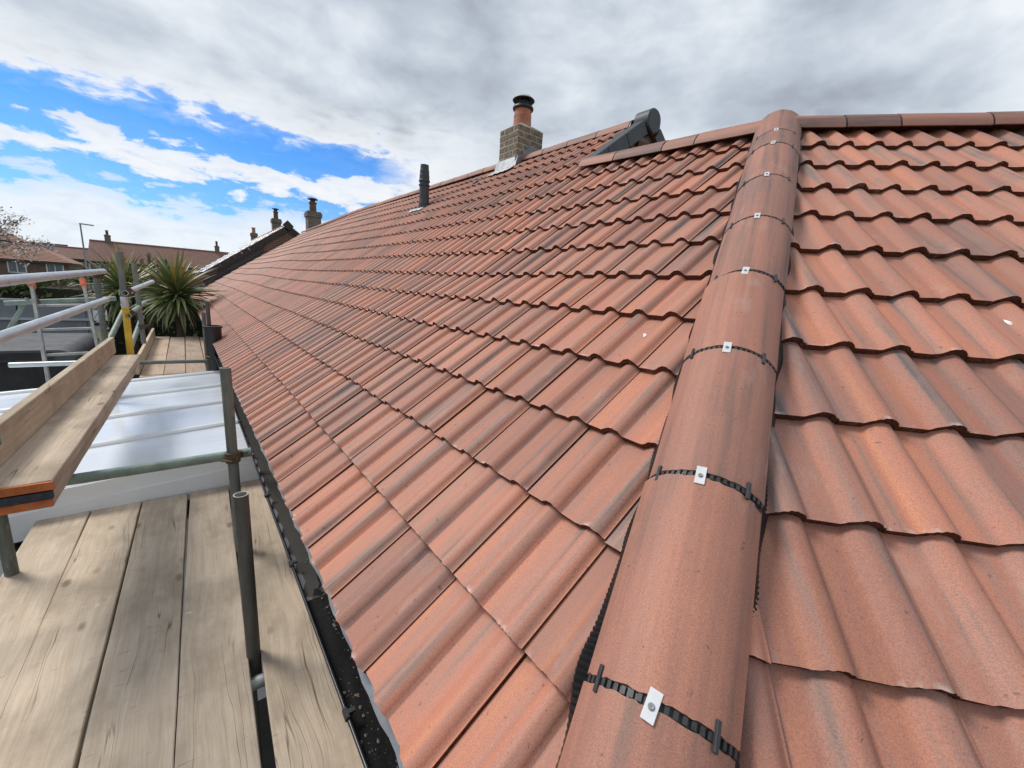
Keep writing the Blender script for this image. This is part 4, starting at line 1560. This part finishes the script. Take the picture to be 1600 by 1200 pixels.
pole('scaffold_tube', (-1.07, 6.2, -.035), (-.985, 6.7, .25), M_STEEL_GREEN, 'sloping greenish brace tube right of the yellow sleeve', 'brace tube', 'sloping brace tubes')
pole('scaffold_tube', (-2.02, 6.55, .375), (-1.20, 6.75, .455), M_STEEL_GREEN, 'level green tube with dark open end in front of the grey fence', 'scaffold tube', coupler=[.22], r=.026)
pole('scaffold_tube', (-2.03, 6.6, .10), (-1.86, 6.6, .43), M_STEEL_GREEN, 'short sloping tube stub below the green open ended tube', 'scaffold tube', r=.022)
pole('scaffold_tube', (-1.90, 5.85, -.155), (-1.15, 5.75, -.14), M_STEEL, 'level silver tube low down against the black shed front', 'scaffold tube')
pole('scaffold_tube', (-1.09, 6.95, -.352), (-.36, 6.95, -.362), M_STEEL_OLD, 'level grey tube crossing the far scaffold platform', 'scaffold tube')
pole('scaffold_tube', (-1.14, 2.34, .122), (-1.45, 2.20, .13), M_STEEL_GREEN, 'pale green tube stub behind the toe board at picture edge', 'scaffold tube', r=.028)
pole('scaffold_tube', (-1.30, 2.78, GZ), (-1.30, 2.78, -.12), M_STEEL_OLD, 'thick grey upright tube under the end of the stacked boards', group=SG)
pole('scaffold_tube', (-1.9, 1.575, -.748), (-.10, 1.575, -.748), M_STEEL, 'level tube beneath the near platform boards seen through the gap', 'scaffold tube')
pole('scaffold_tube', (-.330, 6.9, -.6), (-.330, 6.9, .453), M_STEEL_DARK, 'brown grey upright tube rising out of the fat black pipe', group=SG)
pole('scaffold_tube', (-.385, 7.0, -.6), (-.378, 7.0, .30), M_STEEL_OLD, 'paler upright tube end beside the one in the fat black pipe', group=SG)

# fat black pipe with collars by the gutter
bp_ = thing('drain_pipe', 'fat black plastic pipe with collars standing beside the gutter', 'pipe', (-.30, 6.75, GZ))
mb = MB()
mb.lathe([(.102, .115), (.110, .118), (.110, .142), (.102, .145), (.090, .147), (.088, .05), (.0, .05)], (0, 0, 0), 26)
mb.build('pipe_collar', M_BLACK, bp_, Matrix.Translation((-.30, 6.75, 0)))
mb = MB()
mb.lathe([(.090, -2.69), (.090, -.30), (.101, -.295), (.101, -.262), (.092, -.258), (.097, .115)], (0, 0, 0), 26)
mb.build('pipe_body', M_BLACK, bp_, Matrix.Translation((-.30, 6.75, 0)))
mb = MB()
mb.tube([(-.20, 6.62, -.30), (-.16, 6.6, -.42), (-.2, 6.6, -.56), (-.30, 6.58, -.62)], .012, 8)
mb.build('pipe_strap', M_BLACK, bp_)


def board(name, a, b_, w, top, mat, label, cat='scaffold board', group=None, th=.038, bands=None, flip=1, up=True):
    """board from a to b along its left edge; local +Y runs along the grain"""
    a, b_ = Vector((a[0], a[1], top)), Vector((b_[0], b_[1], top))
    y = (b_ - a).normalized()
    x = y.cross(Vector((0, 0, 1)))
    M = frame(a, x, y, Vector((0, 0, 1)))
    Ln = (b_ - a).length
    mb = MB()
    # slightly worn edges and a little cupping
    n = 24
    sec = [(0.003, 0), (w * .25, -.0012), (w * .5, -.0018), (w * .75, -.0012), (w - .003, 0), (w, -.003), (w, -th), (0, -th), (0, -.003)]
    vs = []
    for k in range(n + 1):
        yy = Ln * k / n
        wv = [random.uniform(-.0012, .0012) for _ in range(2)]
        for q, (xx, zz) in enumerate(sec):
            e = wv[0] if q in (0, 7, 8) else wv[1] if q in (4, 5, 6) else 0
            vs.append((xx + e, yy, zz + (random.uniform(-.0006, .0006) if q < 5 else 0)))
    m_ = len(sec)
    f = [(k * m_ + q, k * m_ + (q + 1) % m_, (k + 1) * m_ + (q + 1) % m_, (k + 1) * m_ + q) for k in range(n) for q in range(m_)]
    f += [tuple(range(m_))[::-1], tuple(range(n * m_, n * m_ + m_))]
    mb.add(vs, f)
    o = mb.build(name, mat, None, M)
    tag(o, label, cat, group)
    if bands:
        for (m2, y0) in bands:
            mb = MB()
            mb.box((w / 2, y0, -th / 2 + .001), (w + .004, .016, th - .008))
            mb.build('end_band', m2, o, M)
    return o


BT = -.68
BG = 'boards of the near platform'
board('scaffold_board', (-1.365, -.9), (-1.330, 3.385), .222, BT, M_WOOD, 'platform board at the open outer edge, farthest from the gutter', group=BG)
board('scaffold_board', (-1.185, -.9), (-1.100, 3.360), .226, BT - .002, M_WOOD, 'greyish stained platform board second from the open outer edge', group=BG)
board('scaffold_board', (-.945, -.9), (-.865, 3.345), .226, BT, M_WOOD, 'middle board of the five on the near platform', group=BG)
board('scaffold_board', (-.735, -.9), (-.622, 3.340), .213, BT - .001, M_WOOD, 'platform board with its edge against the short dark upright tube', group=BG)
board('scaffold_board', (-.503, -.9), (-.350, 3.360), .226, BT, M_WOOD, 'clean pale platform board lying alongside the black gutter', group=BG)

# stack of three boards and a toe board, reaching over the conservatory
ST = 0.0
SGp = 'boards stacked over the conservatory'
board('scaffold_board', (-1.205, 2.13), (-1.160, 5.28), .225, ST, M_WOOD, 'long plank with orange painted end, topmost of the stack over the conservatory', group=SGp, bands=[(M_BAND_O, -.006)])
board('scaffold_board', (-1.215, 2.15), (-1.170, 5.24), .226, ST - .043, M_WOOD, 'plank with dark blue painted end, middle of the stack over the conservatory', group=SGp, bands=[(M_BAND_B, -.006)])
board('scaffold_board', (-1.222, 2.17), (-1.177, 5.26), .224, ST - .083, M_WOOD, 'plank with scuffed orange end at the bottom of the stack', group=SGp, bands=[(M_BAND_O, -.006)])


def upright_board(a, b_, z0, h, label, group, mat=M_WOOD_TOE, th=.038):
    a, b_ = Vector((*a, z0)), Vector((*b_, z0))
    y = (b_ - a).normalized()
    x = y.cross(Vector((0, 0, 1)))
    M = frame(a, x, y, Vector((0, 0, 1)))
    mb = MB()
    Ln = (b_ - a).length
    mb.box((-th / 2, Ln / 2, h / 2), (th, Ln, h), None, 0, 0, .003)
    o = mb.build('toe_board', mat, None, M)
    return tag(o, label, 'toe board', group)


upright_board((-1.172, .9), (-1.118, 5.42), ST + .001, .150, 'toe board on edge along the plank stack over the conservatory', 'toe boards')
# far platform
FG = 'boards of the far platform'
FT = -.500
lab = ['far platform board beside the wooden toe board', 'far platform board second from the toe board', 'far platform board second from the fat black pipe', 'far platform board nearest the fat black pipe', 'far platform board tucked under the house eaves']
for k in range(4):
    x = -1.085 + k * .229
    board('scaffold_board', (x, 6.74), (x - .03 + .012 * k, 11.2 - .12 * (k % 2)), .225, FT - .001 * k, M_WOOD_FAR, lab[k], group=FG)
upright_board((-1.09, 6.9), (-1.11, 11.0), FT + .002, .190, 'short toe board on edge beside the far platform by the palm', 'toe boards')

# ladder with orange tips
lad = thing('ladder', 'aluminium ladder with orange plastic tips leaning beside the guard rails', 'ladder', (-1.4, 5.6, GZ))
tops = [Vector((-1.817, 6.6, .60)), Vector((-1.432, 6.6, .625))]
bots = [Vector((-1.46, 4.75, -1.6)), Vector((-1.06, 4.75, -1.6))]
for a, b_ in zip(tops, bots):
    d = (b_ - a)
    z = d.normalized()
    x = Vector((1, 0, 0))
    x = (x - z * x.dot(z)).normalized()
    M = frame(a, x, z.cross(x), z)
    mb = MB()
    mb.box((0, 0, d.length / 2), (.026, .062, d.length), None, 0, 0, .003)
    st_ = mb.build('stile', M_ALU_OLD, lad, M)
    mb = MB()
    mb.box((0, 0, .015), (.050, .080, .115), None, 0, 0, .012)
    mb.build('orange_tip', M_ORANGE, st_, M)
for k in range(1, 9):
    t = k * .105
    mb = MB()
    mb.tube([tops[0].lerp(bots[0], t), tops[1].lerp(bots[1], t)], .014, 8)
    mb.build('rung', M_ALU_OLD, lad)

# small maroon spout at the picture's left edge
mb = MB()
mb.lathe([(.0, -.06), (.026, -.05), (.034, -.02), (.026, .012), (.010, .030), (.0, .034)], (0, 0, 0), 16)
mb.tube([(0, 0, .012), (.020, -.008, .022), (.046, -.022, .022)], [.012, .008, .005], 8)
mb.tube([(0, 0, -.04), (.012, 0, -.13)], .010, 8)
tag(mb.build('garden_ornament', M_MAROON, None, Matrix.Translation((-1.245, 2.62, .135))), 'small dark maroon spouted ornament poking in above the conservatory roof', 'ornament')

# ================================================================== SHED, FENCE, HEDGE
shed = thing('garden_shed', 'low black timber shed with rounded grey felt roof below the guard rail', 'shed', (-4.4, 9.6, GZ))
mb = MB()
X0, X1, Ya, Yb, zr = -7.6, -1.98, 8.7, 10.9, -.46
mb.box(((X0 + X1) / 2, (Ya + Yb) / 2, (GZ + zr) / 2 - .02), (X1 - X0, Yb - Ya, zr - GZ - .04))
mb.build('shed_wall', M_SHED, shed)
for k in range(9):
    mb = MB()
    mb.box((X1 - .3 - k * .62, Ya - .012, (GZ + zr) / 2 - .05), (.045, .024, zr - GZ - .12))
    mb.build('batten', M_SHED, shed)
mb = MB()
n = 8
sec = [(X1 + .06, zr - .10)] + [(X1 + .06 - .16 + .16 * math.cos(a), zr - .10 + .16 * math.sin(a)) for a in [math.pi / 2 * k / n for k in range(n + 1)]]
sec = [(x, z) for x, z in sec] + [(X0, zr + .06), (X0, zr - .10)]
vs = [Vector((x, y, z)) for y in (Ya - .05, Yb + .05) for x, z in sec]
m_ = len(sec)
mb.add(vs, [(k, (k + 1) % m_, m_ + (k + 1) % m_, m_ + k) for k in range(m_)], 0, False)
mb.add(vs, [tuple(range(m_))[::-1], tuple(range(m_, 2 * m_))], 0)
mb.build('shed_roof', M_FELT, shed)
mb = MB()
mb.box(((X0 + X1) / 2 - .1, Ya - .065, zr - .015), (X1 - X0 - .1, .03, .10))
mb.build('roof_edge_trim', M_SHED, shed)

fen = thing('garden_fence', 'grey painted panel fence with pale rail behind the black shed', 'fence', (-5, 12, GZ))
for k in range(7):
    x = -2.2 - k * .92
    mb = MB()
    mb.box((x - .45, 12.0, -.05), (.895, .03, .32))
    mb.build('fence_panel', M_FENCE, fen)
    mb = MB()
    mb.box((x - .45, 12.0, -.64), (.895, .03, .76))
    mb.build('fence_panel', M_FENCE, fen)
    mb = MB()
    mb.box((x - .45, 12.0, -1.86), (.895, .03, 1.64))
    mb.build('fence_panel', M_FENCE, fen)
mb = MB()
mb.box((-5.3, 11.975, -.235), (6.4, .06, .045))
mb.build('fence_rail', M_FENCE_CAP, fen)
mb = MB()
mb.box((-5.3, 11.975, .125), (6.4, .06, .03))
mb.build('fence_capping', M_FENCE_CAP, fen)
for k, x in enumerate((-2.15, -4.9, -7.7)):
    mb = MB()
    mb.box((x, 12.04, (GZ + .22) / 2), (.09, .09, .22 - GZ), None, 0, 0, .008)
    mb.build('fence_post', M_POST, fen)


def leaf_cloud(mb, n, pick, size, mats=(0, 1), flat=0.0):
    for _ in range(n):
        c = Vector(pick())
        r = size * random.uniform(.6, 1.3)
        a = Vector((random.gauss(0, 1), random.gauss(0, 1), random.gauss(0, 1))).normalized()
        b_ = a.orthogonal().normalized()
        c2 = a.cross(b_)
        mb.add([c - b_ * r, c + c2 * r * .55 + a * r * .15, c + b_ * r, c - c2 * r * .55], [(0, 1, 2, 3)], random.choice(mats))


def hedge(x0, x1, y0, y1, z1, label, n=5200, sz=.07):
    h = thing('hedge', label, 'hedge', ((x0 + x1) / 2, y0, GZ), 'garden hedges')
    mb = MB()
    mb.box(((x0 + x1) / 2, (y0 + y1) / 2, (GZ + z1 - .15) / 2), (x1 - x0 - .2, y1 - y0 - .2, z1 - .15 - GZ))
    mb.build('branches', M_HEDGE_CORE, h)
    mb = MB()

    def pick():
        x = random.uniform(x0, x1)
        y = random.uniform(y0, y1) if random.random() < .45 else y0 + abs(random.gauss(0, .12))
        bump_ = .12 * math.sin(x * 1.7) + .08 * math.sin(x * 4.1 + 1)
        z = z1 - abs(random.gauss(0, .10)) + bump_ if random.random() < .55 else random.uniform(z1 - 1.4, z1)
        return (x, y, z)
    leaf_cloud(mb, n, pick, sz, (0, 0, 1))
    o = mb.build('foliage', [M_HEDGE_A, M_HEDGE_B], h)
    o['kind'] = 'stuff'


hedge(-13.0, -2.6, 15.0, 16.2, .40, 'dark clipped hedge behind the grey panel fence')
hedge(-2.5, 1.2, 16.5, 17.8, .05, 'lower hedge behind the spiky palms', 3000, .07)

# ================================================================== PALMS (cordylines)
def blade_mesh(droop, Ln, w, mat):
    mb = MB()
    n = 7
    pts, ang = [], 0.0
    p = Vector((0, 0, 0))
    for k in range(n + 1):
        pts.append(p.copy())
        ang += droop / n * (0.4 + 1.2 * k / n)
        p = p + Vector((math.cos(ang), 0, -math.sin(ang))) * (Ln / n)
    vs = []
    for k, q in enumerate(pts):
        t = k / n
        ww = w * (0.55 + 1.0 * t) if t < .35 else w * .9 * (1 - ((t - .35) / .65) ** 1.6) + .0015
        vs += [q + Vector((0, -ww, .35 * ww)), q, q + Vector((0, ww, .35 * ww))]
    f = []
    for k in range(n):
        for e in range(2):
            a = k * 3 + e
            f.append((a, a + 1, a + 4, a + 3))
    mb.add(vs, f, 0, True)
    o = mb.build('leaf', mat)
    d = o.data
    COL.objects.unlink(o)
    bpy.data.objects.remove(o)
    return d


GREENS = [blade_mesh(d_, 1.0, .032, M_LEAF) for d_ in (.15, .4, .7, 1.0)]
YELLOWS = [blade_mesh(d_, 1.0, .024, M_LEAF_Y) for d_ in (.1, .3, .5)]
DEADS = [blade_mesh(d_, 1.0, .020, M_LEAF_DEAD) for d_ in (.6, 1.2)]


def palm(x, y, z, n, rad, label):
    t = thing('palm_tree', label, 'palm tree', (x, y, GZ), 'spiky palms by the scaffold')
    mb = MB()
    mb.tube([(x + .05, y, GZ - .1), (x + .03, y, (GZ + z) / 2), (x, y, z - .05)], [.14, .10, .09], 12)
    mb.build('trunk', M_BARK, t)
    for k in range(n):
        fr = (k + .5) / n
        el = math.asin(1 - 1.62 * fr) + random.uniform(-.12, .12)
        azm = k * 2.39996 + random.uniform(-.25, .25)
        ln = rad * random.uniform(.80, 1.1) * (1.0 if el > -.2 else .95)
        if el > .55:
            src = random.choice(YELLOWS[:2] if random.random() < .4 else GREENS[:2])
        elif el > -.25:
            src = random.choice(GREENS[:3]) if random.random() < .85 else random.choice(YELLOWS)
        else:
            src = random.choice(GREENS[1:]) if random.random() < .72 else random.choice(DEADS)
        M = Matrix.Translation((x, y, z + .10 * math.sin(el))) @ Matrix.Rotation(azm, 4, 'Z') @ Matrix.Rotation(-el, 4, 'Y') @ Matrix.Rotation(random.uniform(-.5, .5), 4, 'X') @ Matrix.Diagonal((ln, random.uniform(.9, 1.2), 1, 1)) @ Matrix.Translation((.05, 0, 0))
        inst(src, 'leaf', M, t)


palm(-.70, 11.6, .33, 280, .88, 'large spiky palm with top leaves coloured sunlit yellow at the end of the far platform')
palm(-1.62, 12.6, .34, 220, .86, 'smaller spiky palm half hidden behind the yellow sleeved scaffold tube')

# ================================================================== BLOSSOM TREE
random.seed(11)
bt = thing('blossom_tree', 'bare branched tree covered in white pink blossom at the left edge', 'tree', (-5.85, 18, GZ))
mb = MB()
mb.tube([(-5.9, 18, GZ - .1), (-5.85, 18, -1.0), (-5.75, 18, 1.0)], [.14, .11, .08], 10)
tips = []


def branch(p, d, ln, r, depth):
    q = p + d * ln
    mid = p.lerp(q, .5) + Vector((random.uniform(-.06, .06), random.uniform(-.06, .06), random.uniform(-.02, .08))) * ln
    mb.tube([p, mid, q], [r, r * .8, r * .6], 5 if depth > 1 else 6, caps=False)
    for k in range(5):
        tips.append(mid.lerp(q, k / 4) if depth >= 2 else q)
    if depth >= 4:
        return
    for k in range(3 if depth < 3 else 2):
        nd = (d + Vector((random.gauss(0, .55), random.gauss(0, .55), random.gauss(.12, .42)))).normalized()
        branch(p.lerp(q, random.uniform(.55, 1)), nd, ln * random.uniform(.62, .82), r * .58, depth + 1)


for k in range(6):
    a = k * 1.05
    branch(Vector((-5.75, 18, random.uniform(.2, 1.1))), Vector((math.cos(a) * .75, math.sin(a) * .75, random.uniform(.35, 1.1))).normalized(), .98, .038, 0)
mb.build('trunk', M_BARK_G, bt)
mb = MB()
low = [q for q in tips]
leaf_cloud(mb, 7000, lambda: (lambda q: (q.x + random.gauss(0, .07), q.y + random.gauss(0, .07), q.z + random.gauss(0, .06)))(random.choice(tips)), .034, (0, 0, 0, 1))
o = mb.build('blossom', [M_PETAL, M_BUD], bt)
o['kind'] = 'stuff'

# ================================================================== STREET FURNITURE AND FAR HOUSES
lamp = thing('street_lamp', 'tall thin street lamp in front of the long brown tiled terrace', 'street lamp', (-7.66, 55, GZ))
mb = MB()
mb.tube([(-7.66, 55, GZ), (-7.66, 55, -1.2), (-7.66, 55, -1.1), (-7.66, 55, 4.70)], [.11, .11, .075, .055], 10)
mb.build('lamp_post', M_LAMP, lamp)
mb = MB()
mb.box((-7.25, 55, 4.74), (.95, .18, .10), Matrix.Rotation(.04, 3, 'Y'), 0, 0, .03)
mb.build('lamp_head', M_LAMP, lamp)

pg = 'upright posts behind the palms'
for (x, y, zt, r, lb) in ((-1.36, 17.0, 1.36, .042, 'tallest dark post sticking up behind the large palm'),
                          (-1.49, 16.2, 1.16, .045, 'dark post sticking up between the two palms'),
                          (-1.22, 18.0, 1.22, .040, 'thin post just right of the tallest one behind the palm'),
                          (-1.13, 18.6, 1.26, .036, 'thin post in the close trio behind the palm, middle one'),
                          (-1.03, 19.2, 1.28, .036, 'thin post in the close trio behind the palm, nearest the roof')):
    pole('scaffold_pole', (x, y, GZ), (x, y, zt), M_STEEL_DARK, lb, 'post', pg, 8, r=r)


def row_house(name, label, y, x0, x1, z_e, z_r, depth, roofm, wallm=M_WALL_FAR, nwin=8, skew=0.0, win_z=None, group='far houses', hip_r=0.0, courses=16, win_sz=(1.5, 1.0)):
    h = thing(name, label, 'house', ((x0 + x1) / 2, y, GZ), group)
    sk = lambda x, z: z + (x - x0) * skew
    mb = MB()
    e = .25
    vs = [(x0 + e, y + e, GZ - .1), (x1 - e, y + e, GZ - .1), (x1 - e, y + depth, GZ - .1), (x0 + e, y + depth, GZ - .1),
          (x0 + e, y + e, sk(x0, z_e) - .05), (x1 - e, y + e, sk(x1, z_e) - .05), (x1 - e, y + depth, sk(x1, z_e) - .05), (x0 + e, y + depth, sk(x0, z_e) - .05),
          (x0 + e, y + depth / 2, sk(x0, z_r) - .15), (x1 - e - hip_r, y + depth / 2, sk(x1, z_r) - .15)]
    mb.add(vs, [(0, 1, 5, 4), (1, 2, 6, 5), (2, 3, 7, 6), (3, 0, 4, 8, 7)] + ([(5, 6, 9)] if not hip_r else []))
    w = mb.build('wall', wallm, h)
    mb = MB()
    ov = .0
    for c in range(courses):
        t0, t1 = c / courses, (c + 1) / courses
        for (ya, yb) in ((y - .1, y + depth / 2),):
            f0, f1 = ya + (yb - ya) * t0, ya + (yb - ya) * t1
            za, zb = z_e + (z_r - z_e) * t0, z_e + (z_r - z_e) * t1
            xr0, xr1 = x1 - hip_r * t0, x1 - hip_r * t1
            st = .035
            mb.add([(x0, f0, sk(x0, za) + st), (xr0, f0, sk(xr0, za) + st), (xr1, f1, sk(xr1, zb)), (x0, f1, sk(x0, zb)), (x0, f0, sk(x0, za)), (xr0, f0, sk(xr0, za))],
                   [(0, 1, 2, 3), (4, 5, 1, 0)])
    mb.add([(x0, y + depth / 2, sk(x0, z_r)), (x1 - hip_r, y + depth / 2, sk(x1, z_r)), (x1, y + depth + .1, sk(x1, z_e)), (x0, y + depth + .1, sk(x0, z_e))], [(0, 1, 2, 3)])
    if hip_r:
        mb.add([(x1, y - .1, sk(x1, z_e)), (x1, y + depth + .1, sk(x1, z_e)), (x1 - hip_r, y + depth / 2, sk(x1, z_r))], [(0, 1, 2)])
    mb.build('roof', roofm, h)
    mb = MB()
    n_ = int((x1 - hip_r - x0) / 2) + 1
    mb.tube([(x0, y + depth / 2, sk(x0, z_r) + .02), (x1 - hip_r, y + depth / 2, sk(x1 - hip_r, z_r) + .02)], .14, 8)
    mb.build('ridge', roofm, h)
    mb = MB()
    mb.add([(x0, y - .12, sk(x0, z_e) - .22), (x1, y - .12, sk(x1, z_e) - .22), (x1, y - .12, sk(x1, z_e) - .02), (x0, y - .12, sk(x0, z_e) - .02)], [(0, 1, 2, 3)])
    mb.build('gutter_board', M_BLACK, h)
    wz = (z_e - 1.0) if win_z is None else win_z
    for k in range(nwin):
        xx = x0 + (x1 - x0) * (k + .5) / nwin
        for zz in (wz, wz - 2.6):
            if zz < GZ + .6:
                continue
            mb = MB()
            a, b_ = win_sz[0] / 2, win_sz[1] / 2
            for sx_ in (-1, 1):
                mb.box((xx + sx_ * a, y + e - .03, sk(xx, zz)), (.09, .08, b_ * 2 + .1))
                mb.box((xx, y + e - .03, sk(xx, zz) + sx_ * b_), (a * 2, .08, .09))
            mb.box((xx, y + e - .03, sk(xx, zz)), (.07, .07, b_ * 2))
            wn = mb.build('window', M_FRAME, h)
            mb = MB()
            mb.box((xx, y + e - .012, sk(xx, zz)), (a * 2 - .05, .03, b_ * 2 - .05))
            mb.build('pane', M_PANE, wn)
    return h


long_t = row_house('terrace_block', 'long brown tiled terrace across the background with two small chimneys', 80, -10.75, 9.5, 1.92, 4.75, 8.0, M_ROOF_FAR, nwin=9, skew=.004, win_z=1.05, win_sz=(1.9, 1.1), courses=26)
stack(long_t, -8.85, 84, 4.4, 5.7, .6, .6, .16, .5, mat=M_STACK_FAR, cowl=True)
stack(long_t, 3.85, 84, 4.4, 5.75, .6, .6, .16, .6, mat=M_STACK_FAR, cowl=True)
low_t = row_house('terrace_block', 'low brown roofed house between the lamp post and the dark gable', 82, -14.3, -10.8, 2.05, 3.55, 6.0, M_ROOF_FAR, nwin=2, win_z=1.1, courses=12)
dark_g = row_house('gabled_house', 'dark roofed house with a shallow gable left of the street lamp', 86, -18.5, -13.9, 2.3, 3.95, 9.0, M_ROOF_DARK, nwin=2, win_z=1.2, courses=10)
left_h = row_house('hipped_house', 'orange tiled house with hipped end behind the blossom tree', 60, -24.0, -9.3, 1.25, 3.55, 7.0, M_ROOF_FAR2, nwin=6, win_z=.55, hip_r=4.2, courses=18, win_sz=(1.1, 1.0))
stack(left_h, -14.2, 63.5, 3.2, 3.85, .5, .5, .12, .25, mat=M_STACK_FAR, cowl=False)


def car(x, y, mat, label, rz=0.0):
    t = thing('parked_car', label, 'car', (x, y, GZ), 'cars parked in the street')
    M = Matrix.Translation((x, y, GZ)) @ Matrix.Rotation(rz, 4, 'Z')
    prof_b = [(-2.0, .28), (-2.05, .62), (-1.95, .86), (-1.2, .95), (1.1, .93), (1.9, .80), (2.1, .60), (2.08, .28)]
    mb = MB()
    n_ = len(prof_b)
    vs = [Vector((a, s_ * .85, z)) for s_ in (-1, 1) for a, z in prof_b]
    mb.add(vs, [(k, (k + 1) % n_, n_ + (k + 1) % n_, n_ + k) for k in range(n_)] + [tuple(range(n_))[::-1], tuple(range(n_, 2 * n_))])
    cab = [(-1.75, .90, .80), (-1.35, 1.42, .62), (.35, 1.46, .62), (1.15, .92, .80)]
    body = mb.build('body', mat, t, M)
    mb = MB()
    vs = [Vector((a, s_ * w_, z)) for s_ in (-1, 1) for a, z, w_ in cab]
    mb.add(vs, [(0, 1, 2, 3), (7, 6, 5, 4), (0, 4, 5, 1), (2, 6, 7, 3)], 1)
    mb.add([v + Vector((0, 0, .01)) for v in (vs[1], vs[2], vs[6], vs[5])], [(0, 1, 2, 3)], 0)
    mb.build('cabin', [mat, M_PANE], t, M)
    for a in (-1.3, 1.3):
        for s_ in (-1, 1):
            mb = MB()
            mb.tube([(a, s_ * .70, .32), (a, s_ * .88, .32)], .32, 14)
            mb.build('wheel', M_TYRE, t, M)


car(-2.35, 34.6, M_CAR_W, 'white parked car glimpsed between the two palms', .05)
car(-4.4, 38.0, M_CAR_W, 'white parked car glimpsed left of the scaffold uprights', .0)
car(.55, 30.5, M_CAR_K, 'black parked car glimpsed between the palm and the roof edge', 1.2)
